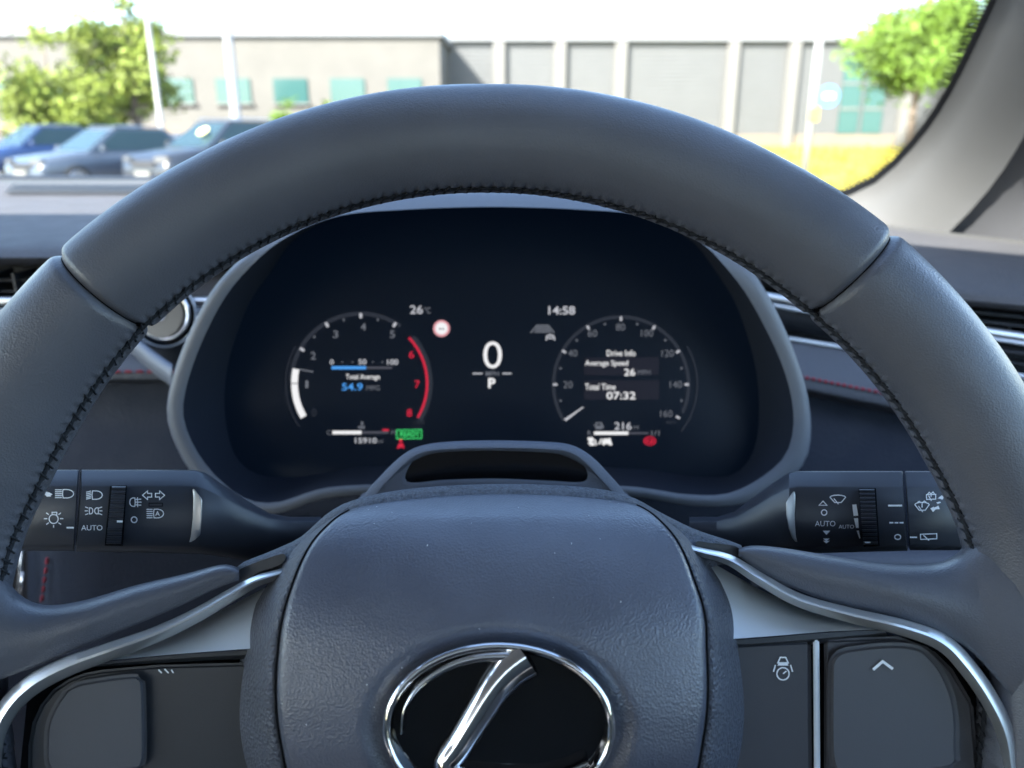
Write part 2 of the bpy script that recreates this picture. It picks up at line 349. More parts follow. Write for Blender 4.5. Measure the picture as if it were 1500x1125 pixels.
# --- parked cars
tyrem = mat('tyre', (.015, .015, .015), .8); alloy = mat('alloy', (.55, .55, .56), .3, metal=.9)
cglass = mat('car_glass', (.02, .04, .045), .06, spec=.35); lampm = mat('headlamp', (.12, .125, .13), .12, metal=.3); platem = mat('number_plate', (.15, .145, .13), .5)
trimb = mat('car_black_trim', (.02, .02, .022), .5)
def car(label, loc, rz, paint, suv=1.0):
    c = empty('parked_car', label, 'car', loc, (0, 0, rz), 'cars parked in the bay opposite')
    W = .92; rows = []                        # y runs from nose (-) to tail (+)
    prof = [(-2.15, .42, .55, .74), (-2.12, .36, .72, .84), (-1.95, .30, .88, .90), (-1.2, .28, .99, .92), (-.75, .28, 1.03, .92), (.3, .28, 1.04, .93), (1.5, .28, 1.05, .92), (2.0, .34, 1.02, .88), (2.12, .45, .8, .8)]
    for y, z0, z1, wd in prof:
        z1 *= suv; pts = []
        for u, v in ((-.86, 0), (-.97, .12), (-1, .35), (-1, .62), (-.95, .86), (-.82, .97), (-.4, 1), (0, 1.012), (.4, 1), (.82, .97), (.95, .86), (1, .62), (1, .35), (.97, .12), (.86, 0), (0, 0)):
            pts.append(Vector((u * wd, y, z0 + v * (z1 - z0))))
        rows.append(pts)
    V, Fc = grid(rows, True); n = 16; Fc += [list(range(n)), list(range(len(V) - n, len(V)))]
    sharp(mesh('body', V, Fc, paint, c), 50)
    zr = 1.55 * suv; zb = 1.03 * suv
    lo = [(-.80, -.92), (.80, -.92), (.82, 1.85), (-.82, 1.85)]; hi = [(-.60, -.05), (.60, -.05), (.62, 1.45), (-.62, 1.45)]
    V = [Vector((x, y, zb - .04)) for x, y in lo] + [Vector((x, y, zr)) for x, y in hi]
    mesh('cabin', V, [[0, 1, 5, 4], [1, 2, 6, 5], [2, 3, 7, 6], [3, 0, 4, 7], [4, 5, 6, 7]], paint, c, smooth=False)
    def pane(name, ids, ins):
        q = [V[i] for i in ids]; m_ = sum(q, Vector()) / 4; nrm = (q[1] - q[0]).cross(q[2] - q[0]).normalized()
        if nrm.dot(m_ - Vector((0, .4, 1.2))) < 0: nrm = -nrm
        q = [m_ + (p - m_) * ins + nrm * .012 for p in q]; mesh(name, q + [p - nrm * .01 for p in q], [[0, 1, 2, 3], [4, 5, 6, 7], [0, 1, 5, 4], [1, 2, 6, 5], [2, 3, 7, 6], [3, 0, 4, 7]], cglass, c, smooth=False)
    pane('windscreen', (0, 1, 5, 4), .88); pane('side_window', (1, 2, 6, 5), .86); pane('side_window', (3, 0, 4, 7), .86); pane('rear_window', (2, 3, 7, 6), .86)
    MB().box((0, .7, zr + .012), (1.16, 1.35, .05)).build('roof', paint, c, bevel=.02)
    for s in (-1, 1):
        MB().tube([(s * .56, -.0, zr + .05), (s * .56, .1, zr + .08), (s * .57, 1.3, zr + .08), (s * .57, 1.4, zr + .05)], .018, 6).build('roof_rail', alloy, c)
        MB().box((s * .62, -2.06, .76 * suv), (.40, .16, .15), Euler((0, 0, s * .25)).to_matrix()).build('headlight', lampm, c, bevel=.03)
        MB().box((s * .62, -2.13, .44), (.22, .06, .12)).build('fog_light', lampm, c, bevel=.02)
        MB().box((s * 1.02, -.62, 1.08 * suv), (.2, .12, .15)).build('mirror', paint, c, bevel=.03)
        for y in (-1.32, 1.33):
            wl = MB().tube([(s * .74, y, .35), (s * .78, y, .35), (s * .92, y, .35), (s * .945, y, .35)], [.32, .35, .35, .32], 24).build('wheel', tyrem, c)
            rm = MB().tube([(s * .94, y, .35), (s * .955, y, .35)], [.235, .22], 24)
            for a in range(5): rm.box((s * .955, y + math.cos(a * 1.257) * .12, .35 + math.sin(a * 1.257) * .12), (.02, .05, .24), Euler((R(90) - a * 1.257, 0, 0)).to_matrix())
            rm.build('rim', alloy, wl)
    MB().box((0, -2.13, .66 * suv), (.85, .08, .16)).build('grille', trimb, c, bevel=.02)
    MB().box((0, -2.17, .40), (1.3, .08, .16)).build('lower_grille', trimb, c, bevel=.02)
    MB().box((0, -2.20, .52), (.52, .02, .115)).build('number_plate', platem, c)
    return c
pd = lambda n_, col: mat(n_, col, .3, metal=.0, coat=.35, spec=.4)
car('dark grey SUV with bright headlights parked beside the blue car', (gx(78, 18.8), 21.0, 0), R(-32), pd('grey_paint', (.045, .058, .08)), 1.0)
bk = car('black SUV with roof rails and yellow sticker parked by lamp post', (gx(262, 18.2), 20.4, 0), R(-30), pd('black_paint', (.018, .022, .03)), 1.1)
car('silver white hatchback parked between the two dark SUVs', (gx(152, 25), 27.0, 0), R(-28), pd('silver_paint', (.40, .42, .45)), .92)
car('bright blue car mostly hidden behind the grey SUV', (gx(-8, 26), 28, 0), R(-30), pd('blue_paint', (.015, .035, .10)), 1.12)
car('slate blue van-like car parked beyond the thick lamp post', (gx(385, 32), 35, 0), R(-20), pd('slate_paint', (.12, .16, .22)), 1.2)
MB().tube([(.22, -.535, 1.475), (.22, -.548, 1.494)], .15, 20).build('windscreen_sticker', mat('sticker_yellow', (.75, .72, .25), .6), bk)

# ================================================================== THE CAR WE SIT IN
# --- windscreen with black frit border
E = [(1205, 292, .90), (1235, 286, .89), (1285, 262, .87), (1340, 208, .83), (1387, 140, .77), (1442, 30, .69), (1490, -80, .62), (1560, -260, .53), (1640, -480, .45)]
Er = cr([H(*e) for e in E] + [Vector((.32, -.04, 1.575))], 40)
XM = -.37                                       # the car's centre line lies left of the driver
def mirror(p): return Vector((2 * XM - p.x, p.y, p.z))
base = cr([H(-420, 258, .97), H(0, 260, 1.02), H(400, 264, 1.02), H(800, 272, .98), H(1100, 284, .935), H(1205, 292, .90)], 40)
ws = empty('windscreen', 'laminated windscreen with black dotted border above the dashboard', 'windscreen', (XM, .9, 1.1))
def toloc(pts, o): return [p - o.location for p in pts]
rows = []
for i, p in enumerate(Er):
    q = mirror(p); row = []
    for j in range(41):
        u = j / 40; a = q.lerp(p, u); bow = lerp(.10, .30, i / 39) * (1 - (2 * u - 1) ** 2) ** lerp(1, 1.5, i / 39)
        row.append(a + Vector((0, bow, bow * .12)) - ws.location)
    rows.append(row)
# lower edge follows the dash: drop an apron below the first row
low = [Vector((v.x, v.y + .02, v.z - .05)) for v in rows[0]]
V, Fc = grid([low] + rows); mesh('pane', V, Fc, M['glass'], ws)
TOPP = Vector((.32, -.04, 1.575))
def offc(d, dy):                              # a line running alongside the glass edge, d sight-units outwards
    out = []
    for i, (px, py, Y) in enumerate(E):
        a, c = E[max(i - 1, 0)], E[min(i + 1, len(E) - 1)]; t = Vector((c[0] - a[0], c[1] - a[1])).normalized(); nn = Vector((-t.y, t.x))
        if nn.x < 0: nn = -nn
        out.append(H(px + nn.x * d, py + nn.y * d, Y - dy))
    return cr(out + [TOPP + Vector((d * .0006, -.01, -dy * .4))], 40)
V, Fc = grid([[p + Vector((0, .004, 0)) for p in offc(40, .0)], offc(6, .006), offc(-7, .006)])
mesh('frit_band', toloc(V, ws), Fc, M['frit'], ws)
V, Fc = grid([[p + Vector((0, -.006, -.016)) for p in base], [p + Vector((0, -.004, -.001)) for p in base], [p + Vector((0, .02, .002)) for p in base]])
mesh('frit_band', toloc(V, ws), Fc, M['frit'], ws)
dm = MB()
for k_ in range(5):
    fine = cr(offc(-9.5 - 3.6 * k_, .006), 420)
    for i in range(1, 419):
        if (i + k_) % 2: continue
        t = (fine[i + 1] - fine[i - 1]).normalized(); sd = (fine[i] - CAM).cross(t).normalized(); r = (.0019, .0017, .0014, .0011, .0008)[k_]
        dm.add([fine[i] + (t * math.cos(a) + sd * math.sin(a)) * r for a in [q_ * math.pi / 3 for q_ in range(6)]], [[0, 1, 2, 3, 4, 5]])
o = dm.build('frit_dots', M['frit'], ws); o['kind'] = 'stuff'
for v in o.data.vertices: v.co -= ws.location

# --- A pillar trim
pl = empty('pillar_trim', 'pale grey windscreen pillar trim beside the right dashboard end', 'pillar trim', H(1400, 330, .75))
r0, rm, r1, r2, r3 = offc(4, .012), offc(20, .016), offc(34, .024), offc(104, .052), offc(128, .062)
V, Fc = grid([r0, rm, r1, [a.lerp(b_, .5) + Vector((-.003, -.004, .001)) for a, b_ in zip(r1, r2)], r2, r3]); mesh('trim_panel', toloc(V, pl), Fc, M['pillar'], pl)
d0 = [p + Vector((0, .003, 0)) for p in offc(126, .06)]; d1 = offc(250, .06); d2 = offc(420, .10)
V, Fc = grid([d0, [a.lerp(b_, .12) + Vector((0, .012, 0)) for a, b_ in zip(d0, d1)], d1, d2]); mesh('door_seal', toloc(V, pl), Fc, M['sealgrey'], pl)
pl2 = empty('pillar_trim', 'pale grey windscreen pillar trim on the passenger side', 'pillar trim', mirror(pl.location))
V, Fc = grid([[mirror(p) for p in rr_] for rr_ in (r0, rm, r1, r2, r3)]); mesh('trim_panel', toloc(V, pl2), Fc, M['pillar'], pl2)

# --- cabin shell: roof, doors, floor, seats (behind and beside the camera)
ROOFZ = 1.2 + .36
hd = empty('car_cabin', 'car body shell with pale headliner, doors and side windows around the seats', 'car body', (XM, -.5, .3))
def L(x, y, z): return Vector((x, y, z)) - hd.location
xr = Er[-1].x + .12; xl = 2 * XM - xr
HEADY = -.06
rows = []
for v in range(13):
    y = lerp(HEADY, -2.2, v / 12)
    rows.append([L(lerp(xl - .1, xr + .1, u / 12), y + (.30 * (1 - (2 * u / 12 - 1) ** 2) ** 1.5 if v == 0 else 0), ROOFZ + .05 * (1 - (2 * u / 12 - 1) ** 2) - (.03 if v == 0 else 0)) for u in range(13)])
V, Fc = grid(rows); n = len(V); V2 = V + [v + Vector((0, 0, .03)) for v in V]
mesh('roof_lining', V2, Fc + [[i + n for i in f][::-1] for f in Fc], M['headl'], hd)
rx = .62
for s, x in ((1, rx), (-1, 2 * XM - rx)):
    MB().box(L(x, -.55, .72), (.08, 2.3, .62)).build('door_panel', M['lightdoor'], hd, bevel=.02)
    MB().box(L(x - s * .02, -.55, 1.09 - .03), (.12, 2.3, .06)).build('door_sill', M['trimdark'], hd, bevel=.02)
    MB().box(L(x - s * .01, -.75, 1.33), (.05, .2, .5)).build('door_pillar', M['trimdark'], hd, bevel=.02)
    mesh('side_glass', [L(x, -.66, 1.08), L(x, .45, 1.08), L(x - s * .05, .22, 1.58), L(x - s * .06, -.66, 1.58)], [[0, 1, 2, 3]], M['sglass'], hd, smooth=False)
    mesh('side_glass', [L(x, -1.7, 1.08), L(x, -.84, 1.08), L(x - s * .06, -.84, 1.58), L(x - s * .06, -1.6, 1.58)], [[0, 1, 2, 3]], M['pglass'], hd, smooth=False)
MB().box(L(XM, -.3, .32), (2.1, 2.6, .06)).build('floor_carpet', M['plastd'], hd)
MB().box(L(XM, -1.75, .85), (2.0, .12, 1.05)).build('rear_seat_back', M['seat'], hd, bevel=.04)
MB().box(L(XM, -2.15, .85), (2.1, .06, .6)).build('tailgate', M['trimdark'], hd, bevel=.02)
mesh('rear_glass', [L(XM - .75, -2.14, 1.15), L(XM + .75, -2.14, 1.15), L(XM + .65, -2.0, 1.56), L(XM - .65, -2.0, 1.56)], [[0, 1, 2, 3]], M['pglass'], hd, smooth=False)
sv = empty('added_shade_panel', 'unseen visor-shaped panel added under the windscreen to shade the left dashboard', 'shade panel', (-.82, .14, 1.555))  # visor-shaped panel out of view, added to shade the left dash top
MB().box((0, .115, -.028), (.42, .25, .018), Euler((R(-13), 0, 0)).to_matrix()).build('shade_panel', M['headl'], sv, bevel=.006)
MB().tube([(-.22, 0, .004), (.22, 0, .004)], .006, 8).build('shade_panel_rod', M['plastd'], sv, smooth=True)
mr = empty('rear_view_mirror', 'black interior mirror and sensor pod under the windscreen header', 'mirror', (XM + .02, .3, 1.5))
MB().add([(-.14, -.18, .05), (.20, -.18, .05), (.20, .06, -.015), (-.14, .06, -.015), (-.14, -.16, -.02), (.20, -.16, -.02), (.20, .05, -.05), (-.14, .05, -.05)], [[0, 1, 2, 3], [4, 5, 6, 7], [0, 1, 5, 4], [1, 2, 6, 5], [2, 3, 7, 6], [3, 0, 4, 7]]).build('sensor_pod', M['plastd'], mr, bevel=.012)
MB().box((0, -.10, -.07), (.24, .03, .065)).build('mirror_head', M['plastd'], mr, bevel=.012)
MB().box((0, -.117, -.07), (.22, .004, .055)).build('mirror_glass', M['bright'], mr)

# --- dashboard
db = empty('dashboard', 'grey soft dashboard with air vents running behind the steering wheel', 'dashboard', H(750, 700, .75))
D0 = db.location
def rowpts(pl_, Yl, pa, Ya, pb, Yb):            # left height (two stations), right station a (px 1150), right station b (px 1500)
    dpc = (pb - pa) / 350.; dy = (Yb - Ya) / 350.
    pts = [H(-500, pl_, Yl), H(-100, pl_, Yl), H(100, pl_, Yl), H(260, pl_, Yl), H(330, pl_, Yl), H(1100, pa - dpc * 50, Ya - dy * 50), H(1150, pa, Ya), H(1250, pa + dpc * 100, Ya + dy * 100), H(1350, pa + dpc * 200, Ya + dy * 200), H(1500, pb, Yb), H(1700, pb + dpc * 200, Yb + dy * 200)]
    return [p - D0 for p in pts]
def strip(name, rws, m, parent=db, sub=3, shp=40):
    rr_ = []
    for c in zip(*rws): rr_.append(cr(c, (len(rws) - 1) * sub + 1) if sub > 1 else list(c))
    cols = list(zip(*rr_)); V, Fc = grid([list(c) for c in cols]); return sharp(mesh(name, V, Fc, m, parent), shp)
rA = rowpts(263, 1.00, 313, .84, 353, .745); rB = rowpts(270, .975, 318, .825, 359, .73)
rC = rowpts(288, .90, 330, .79, 368, .705); rD = rowpts(318, .76, 354, .71, 388, .65); rE = rowpts(345, .645, 382, .63, 418, .585)
rF = rowpts(362, .60, 396, .592, 434, .56); rG = rowpts(378, .585, 410, .582, 447, .552); rH = rowpts(388, .60, 420, .60, 456, .56)
strip('cowl_strip', [rA, rB], M['grille'], sub=1)
strip('dash_top', [rB, rC, rD, rE], M['dash'])
strip('dash_roll', [rE, rF, rG, rH], M['dash'])
rI = rowpts(392, .68, 424, .68, 460, .63); rJ = rowpts(496, .66, 490, .66, 548, .61)
strip('vent_recess', [rH, rI, rJ], M['vent'], sub=1)
rK = rowpts(500, .585, 496, .575, 553, .535); rL = rowpts(506, .575, 500, .57, 557, .53)
strip('ledge', [rJ, rK, rL], M['hoodstrip'], sub=1)
rM = rowpts(528, .56, 528, .555, 592, .515); rN = rowpts(547, .55, 552, .545, 624, .505); rO = rowpts(557, .552, 565, .545, 638, .506); rP = rowpts(562, .57, 572, .56, 645, .52)
strip('leather_pad', [rL, rM, rN, rO, rP], M['dashpad'])
rQ = rowpts(566, .575, 576, .56, 648, .53); rR = rowpts(640, .555, 650, .54, 720, .505); rS = rowpts(820, .52, 820, .51, 850, .48); rT = rowpts(1000, .56, 1000, .55, 1000, .52)
rU = rowpts(1500, .60, 1500, .60, 1500, .57); strip('knee_panel', [rP, rQ, rR, rS, rT, rU], M['knee'])
def bar(name, ra, thick, dep, m, lo, hi, parent=db):
    pts = cr(ra[lo:hi], 24); V = []
    for p in pts: V += [[p + Vector((0, 0, thick)), p + Vector((0, -dep, thick * .5)), p + Vector((0, -dep, -thick * .5)), p + Vector((0, 0, -thick)), p + Vector((0, dep, 0))]]
    v, f = grid(V, True); f += [[0, 1, 2, 3, 4], list(range(len(v) - 5, len(v)))]
    return mesh(name, v, f, m, parent)
bar('chrome_bar', rowpts(441, .572, 440, .568, 494, .535), .0032, .004, M['chrome'], 0, 11)
bar('chrome_bar', rowpts(455, .578, 451, .585, 503, .55), .0016, .003, M['satin'], 0, 11)
strip('vent_blank', [q_[4:9] for q_ in (rowpts(450, .585, 450, .585, 503, .55), rowpts(470, .59, 470, .585, 522, .55), rowpts(482, .60, 484, .595, 540, .56))], M['plast'], sub=2)
pts = [[H(px, py, Y) - D0 for px in (1100, 1200, 1300, 1430)] for py, Y in ((802, .47), (815, .455), (835, .45), (860, .46))]
v, f = grid(pts); mesh('lit_leather_strip', v, f, M['dashpad'], db)  # paler strip over the knee panel, light on the leather put into its colour
# vanes in the vents
for i in range(7):
    px = 5 + i * 34
    a, b_ = H(px, 396, .615), H(px, 438, .61)
    MB().box((a + b_) / 2 - D0, (.002, .03, (a - b_).length)).build('vane', M['plast'], db)
for i in range(6):
    px = 1385 + i * 38; dpy = (px - 1150) * .155
    a, b_ = H(px, 424 + dpy, .60), H(px, 440 + dpy * .98, .60)
    MB().box((a + b_) / 2 - D0, (.002, .03, (a - b_).length)).build('vane', M['plast'], db)
for k_ in range(2):
    pts = rowpts(408 + 16 * k_, .61, 428 + 6 * k_, .61, 462 + 14 * k_, .57); bar('slat', pts, .0012, .010, M['vent'], 0, 5); bar('slat', pts, .0012, .010, M['plast'], 8, 11)
for k_ in range(2):
    pts = rowpts(470, .61, 462 + 12 * k_, .61, 516 + 15 * k_, .57); bar('slat', pts, .0012, .010, M['plast'], 8, 11); pts = rowpts(466 + 14 * k_, .61, 462, .61, 516, .57); bar('slat', pts, .0012, .010, M['plast'], 0, 4)
# lower end of the right vent trim
bar('satin_strip', rowpts(510, .574, 495, .572, 551, .532), .0016, .003, M['satin'], 5, 11)
# defroster grille with holes on the dash
gm = MB()
for i in range(90):
    px = 20 + i * 5.2
    a = H(px, 272, .962); b_ = H(px - 12, 285, .905); gm.tube([a + Vector((0, 0, .002)) - D0, b_ + Vector((0, 0, .002)) - D0], .0011, 4)
o = gm.build('defroster_louvres', M['grille'], db); o['kind'] = 'stuff'
# red stitches
def stitches(path, n, r, parent, m, gapf=.25):
    pts = cr(path, n + 1); first = None
    for a, b_ in zip(pts, pts[1:]):
        mid = (a + b_) / 2; d = (b_ - a); ln = d.length * (1 - gapf)
        if first is None:
            first = MB().tube([(-.5, 0, 0), (-.38, 0, 0), (0, 0, .0), (.38, 0, 0), (.5, 0, 0)], [.05, .8, 1, .8, .05], 7).build('stitch', m, parent, smooth=True); st = first
        else: st = first.copy(); COL.objects.link(st)
        st.location = mid; st.rotation_euler = d.to_track_quat('X', 'Z').to_euler(); st.scale = (ln, r, r)
stitches([p + Vector((0, -.0022, .001)) for p in rowpts(545, .551, 548, .547, 618, .507)[2:5]], 14, .0013, db, M['red'])
stitches([p + Vector((0, -.0022, .001)) for p in rowpts(545, .551, 548, .547, 618, .507)[6:9]], 22, .0013, db, M['red'])
# start button on a black panel
SB = Frame(H(246, 461, .55), R(16))
sbt = SB.thing('start_button', 'round silver start button on black panel beside the instrument hood', 'start button')
def disc(fr_, cx, cy, r, z0, z1, name, m, parent, n=40, r1=None):
    c = fr_.pt(cx, cy, z0); rr_ = (fr_.pt(cx + r, cy, z0) - c).length; q = rr_ * (r1 or 1)
    return MB().tube([Vector((c.x, c.y, z0)), Vector((c.x, c.y, z1))], [rr_, q], n).build(name, m, parent, bevel=.0006)
def ring(fr_, cx, cy, r, tr, z, name, m, parent, n=48):
    c = fr_.pt(cx, cy, z); rr_ = (fr_.pt(cx + r, cy, z) - c).length; V = []
    for i in range(n):
        a = 2 * math.pi * i / n; V.append([Vector((c.x + math.cos(a) * (rr_ + tr * math.cos(b)), c.y + math.sin(a) * (rr_ + tr * math.cos(b)), z + tr * math.sin(b))) for b in [k_ * math.pi / 5 for k_ in range(10)]])
    V.append(V[0]); v, f = grid(V, True); return mesh(name, v, f, m, parent)
disc(SB, 240, 461, 50, -.012, -.004, 'bezel', M['black'], sbt)
ring(SB, 240, 461, 47, .0007, -.003, 'outer_ring', M['satin'], sbt)
ring(SB, 240, 461, 36, .0014, .0, 'chrome_ring', M['bright'], sbt)
disc(SB, 240, 461, 34, -.004, .002, 'button_face', M['btn'], sbt)
disc(SB, 234, 461, 9, .002, .0032, 'centre_dot', M['satin'], sbt)
# black surround panel between vent and hood
pts = [H(*e) for e in [(205, 392, .60), (330, 392, .60), (330, 560, .545), (262, 552, .545), (225, 520, .56), (195, 500, .57), (190, 440, .59)]]
mesh('button_surround', [p - D0 for p in pts], [list(range(7))], M['vent'], db, smooth=False)
pts = [H(*e) for e in [(185, 494, .545), (200, 500, .54), (228, 524, .52), (258, 546, .50)]]
bp = cr(pts, 14); V = []
for p in bp: V.append([p + Vector((-.002, 0, .006)) - D0, p + Vector((0, -.006, .003)) - D0, p + Vector((-.002, -.006, -.008)) - D0, p + Vector((-.004, .006, -.012)) - D0])
v, f = grid(V, True); mesh('hood_bracket', v, f, M['hoodstrip'], db)

# --- centre console side with stitched edge, seen below the left stalk
cs = empty('console_side', 'dark console side with vertical red stitching and chrome strips below the lights stalk', 'console', H(60, 900, .45))
pts = [[H(px, py, Y) - cs.location for px, Y in ((40, .50), (64, .47), (90, .455), (160, .45), (420, .46))] for py in (790, 850, 900, 960)]
V, Fc = grid(pts); mesh('side_panel', V, Fc, M['knee'], cs)
pts = [[H(px, py, Y) - cs.location for px, Y in ((-120, .50), (10, .50), (40, .50))] for py in (790, 850, 900, 960)]
V, Fc = grid(pts); mesh('recess', V, Fc, M['vent'], cs)
MB().tube([H(33, 800, .48) - cs.location, H(26, 880, .48) - cs.location], .0011, 8).build('chrome_strip', M['chrome'], cs, smooth=True)
MB().tube([H(34, 838, .475) - cs.location, H(29, 885, .475) - cs.location], .0010, 8).build('chrome_strip', M['bright'], cs, smooth=True)
stitches([H(70, 815, .463) - cs.location, H(66, 845, .463) - cs.location, H(61, 883, .463) - cs.location], 5, .0012, cs, M['red'])

# ------------------------------------------------------------------ flat print helpers
def poly_mesh(polys, fr_, z, name, m, parent):
    V = []; Fc = []
    for pl_ in polys:
        n = len(V); V += [fr_.pt(x, y, z) for x, y in pl_]; Fc.append(list(range(n, n + len(pl_))))
    return mesh(name, V, Fc, m, parent, smooth=False, fix=False)
def ribbon(pts, wd, closed=False):
    pts = [Vector(p) for p in pts]; n = len(pts); out = []; Lf = []; Rt = []
    for i in range(n):
        a = pts[i - 1] if (i or closed) else pts[0]; b_ = pts[(i + 1) % n] if (i < n - 1 or closed) else pts[-1]
        d1 = (pts[i] - a); d2 = (b_ - pts[i]); d1 = d1.normalized() if d1.length > 1e-9 else d2.normalized(); d2 = d2.normalized() if d2.length > 1e-9 else d1
        t = d1 + d2; t = t.normalized() if t.length > 1e-6 else d1; nn = Vector((-t.y, t.x)); k_ = 1 / max(.5, nn.dot(Vector((-d1.y, d1.x))))
        Lf.append(pts[i] + nn * wd / 2 * k_); Rt.append(pts[i] - nn * wd / 2 * k_)
    for i in range(n if closed else n - 1):
        j = (i + 1) % n; out.append([tuple(Lf[i]), tuple(Lf[j]), tuple(Rt[j]), tuple(Rt[i])])
    return out
def arc(cx, cy, r, a0, a1, n=24, ry=None): return [(cx + r * math.cos(R(lerp(a0, a1, i / n))), cy - (ry or r) * math.sin(R(lerp(a0, a1, i / n)))) for i in range(n + 1)]
class Crop:
    def __init__(s, x, y, k_): s.x, s.y, s.k = x, y, k_
    def __call__(s, polys): return [[(s.x + a / s.k, s.y + b_ / s.k) for a, b_ in p] for p in polys]
def icon(fr_, z, crop, strokes, wd, m, parent, fills=(), name='icon'):
    polys = []
    for st in strokes:
        closed = False
        if isinstance(st, tuple): st, closed = st
        polys += ribbon(st, wd, closed)
    return poly_mesh(crop(polys + list(fills)), fr_, z, name, m, parent)
_tc = {}
def text(fr_, z, crop, s, box, m, parent, bold=0., name='lettering', shear=0):
    key = (s, bold)
    if key not in _tc:
        c = bpy.data.curves.new('t', 'FONT'); c.body = s; c.offset = bold; c.resolution_u = 4
        o = bpy.data.objects.new('t', c); COL.objects.link(o); bpy.context.view_layer.update()
        me = bpy.data.meshes.new_from_object(o.evaluated_get(bpy.context.evaluated_depsgraph_get()))
        _tc[key] = ([v.co.copy() for v in me.vertices], [list(p.vertices) for p in me.polygons]); bpy.data.objects.remove(o); bpy.data.meshes.remove(me); bpy.data.curves.remove(c)
    Vs, Fs = _tc[key]; x0, x1 = min(v.x for v in Vs), max(v.x for v in Vs); y0, y1 = min(v.y for v in Vs), max(v.y for v in Vs)
    bx0, by0, bx1, by1 = box; V = []
    for v in Vs:
        a = lerp(bx0, bx1, (v.x - x0) / (x1 - x0)); b_ = lerp(by1, by0, (v.y - y0) / max(1e-6, y1 - y0)); V.append(fr_.pt(crop.x + a / crop.k, crop.y + b_ / crop.k, z))
    return mesh(name, V, Fs, m, parent, smooth=False, fix=False)

# ================================================================== INSTRUMENT CLUSTER
ZL = -.215
ic = WF.thing('instrument_cluster', 'hooded digital instrument cluster with two dial gauges behind the wheel', 'instrument cluster')
Lout = [(720, 276), (850, 280), (960, 300), (1040, 342), (1090, 385), (1128, 440), (1166, 525), (1185, 600), (1182, 665), (1150, 706), (1085, 738), (1010, 740), (915, 726), (720, 718), (540, 724), (470, 732), (405, 752), (345, 745), (290, 702), (258, 650), (246, 595), (265, 520), (303, 440), (343, 390), (398, 342), (480, 300), (590, 280)]
Lin = [(720, 303), (850, 307), (945, 317), (1022, 352), (1066, 395), (1102, 445), (1144, 530), (1162, 600), (1156, 655), (1128, 690), (1070, 722), (1005, 724), (915, 712), (720, 705), (540, 710), (470, 716), (405, 736), (355, 728), (308, 688), (279, 643), (268, 595), (286, 525), (322, 448), (360, 398), (414, 351), (493, 317), (595, 307)]
Lens = [(720, 296), (850, 300), (940, 311), (1010, 350), (1050, 400), (1080, 450), (1105, 530), (1112, 600), (1104, 660), (1076, 694), (1030, 699), (975, 692), (915, 686), (720, 680), (540, 684), (480, 692), (425, 699), (376, 694), (343, 665), (329, 600), (335, 530), (362, 450), (395, 400), (432, 350), (502, 310), (595, 300)]
NL = 120
def loop(pts, z):
    zz = z if callable(z) else (lambda x, y: z)
    return [WF.pt(p.x, p.y, zz(p.x, p.y)) for p in cr([(a, b_) for a, b_ in pts], NL, True)]
zf = lambda x, y: -.150 - .028 * sm((y - 300) / 430)
lo_ = loop(Lout, lambda x, y: zf(x, y) - .014 * sm((420 - y) / 120)); li_ = loop(Lin, lambda x, y: zf(x, y) + .001)
lback = [WF.pt(720 + (p.x - 720) * .86, 480 + (p.y - 480) * .86, -.30) for p in cr(Lout, NL, True)]
lmid = loop([(720 + (x - 720) * 1.004, 500 + (y - 500) * 1.004) for x, y in Lout], lambda x, y: zf(x, y) - .006 - .016 * sm((420 - y) / 120))
V, Fc = grid([lback, lmid, lo_], True); mesh('hood_shell', V, Fc, M['hood'], ic)
lo2 = [p + Vector((0, 0, .0005)) for p in lo_]
lrm = [(a + b_) / 2 + Vector((0, 0, .0025)) for a, b_ in zip(lo2, li_)]
V, Fc = grid([lo2, lrm, li_], True); mesh('hood_edge', V, Fc, M['hoodstrip'], ic)
ll = loop(Lens, ZL + .0005); V, Fc = grid([li_, [a.lerp(b_, .5) + Vector((0, 0, -.004)) for a, b_ in zip(li_, ll)], ll], True); mesh('hood_wall', V, Fc, M['hoodin'], ic)
ll2 = loop(Lens, ZL); cm = sum(ll2, Vector()) / NL
disp = mesh('display_panel', ll2 + [cm], [[i, (i + 1) % NL, NL] for i in range(NL)], M['lcd'], ic, smooth=False)
A = Crop(400, 430, 4.16667); B = Crop(740, 430, 4.16667); ZT = ZL + .0006
def T(cr_, s, box, c, bold=0., dz=0): return text(WF, ZT + dz, cr_, s, box, EM[c], disp, bold, 'readout')
def I(cr_, st, wd, c, fills=(), dz=0, name='gauge_mark'): return icon(WF, ZT + dz, cr_, st, wd, EM[c], disp, fills, name)
T(A, '26', (836, 72, 914, 124), 'soft', .012); T(A, '°C', (922, 82, 962, 122), 'dim', .01)
I(A, [], 1, 'pink', [arc(1028, 213, 51, 0, 360, 40)[:-1]], name='speed_limit_ring'); I(A, [], 1, 'white', [arc(1028, 213, 37, 0, 360, 40)[:-1]], .0002, 'speed_limit_disc')
I(A, [[(1012, 216), (1025, 216)], [(1030, 216), (1044, 216)]], 8, 'bar', dz=.0004, name='speed_limit_dashes')
T(A, '0', (1283, 292, 1397, 457), 'white', -.004)
I(A, [[(1217, 488), (1278, 488)], [(1400, 488), (1455, 488)]], 8, 'soft'); T(A, 'MPH', (1298, 474, 1378, 504), 'dim', .01); T(A, 'P', (1313, 516, 1357, 577), 'white', .035)
cx, cy = 535, 548
I(A, [arc(cx, cy, 425, 55, 178, 60)], 26, 'faint'); I(A, [arc(cx, cy, 420, -32, 42, 40)], 40, 'faint'); I(A, [arc(cx + 5, cy, 462, 150, 215, 40)], 7, 'faint')
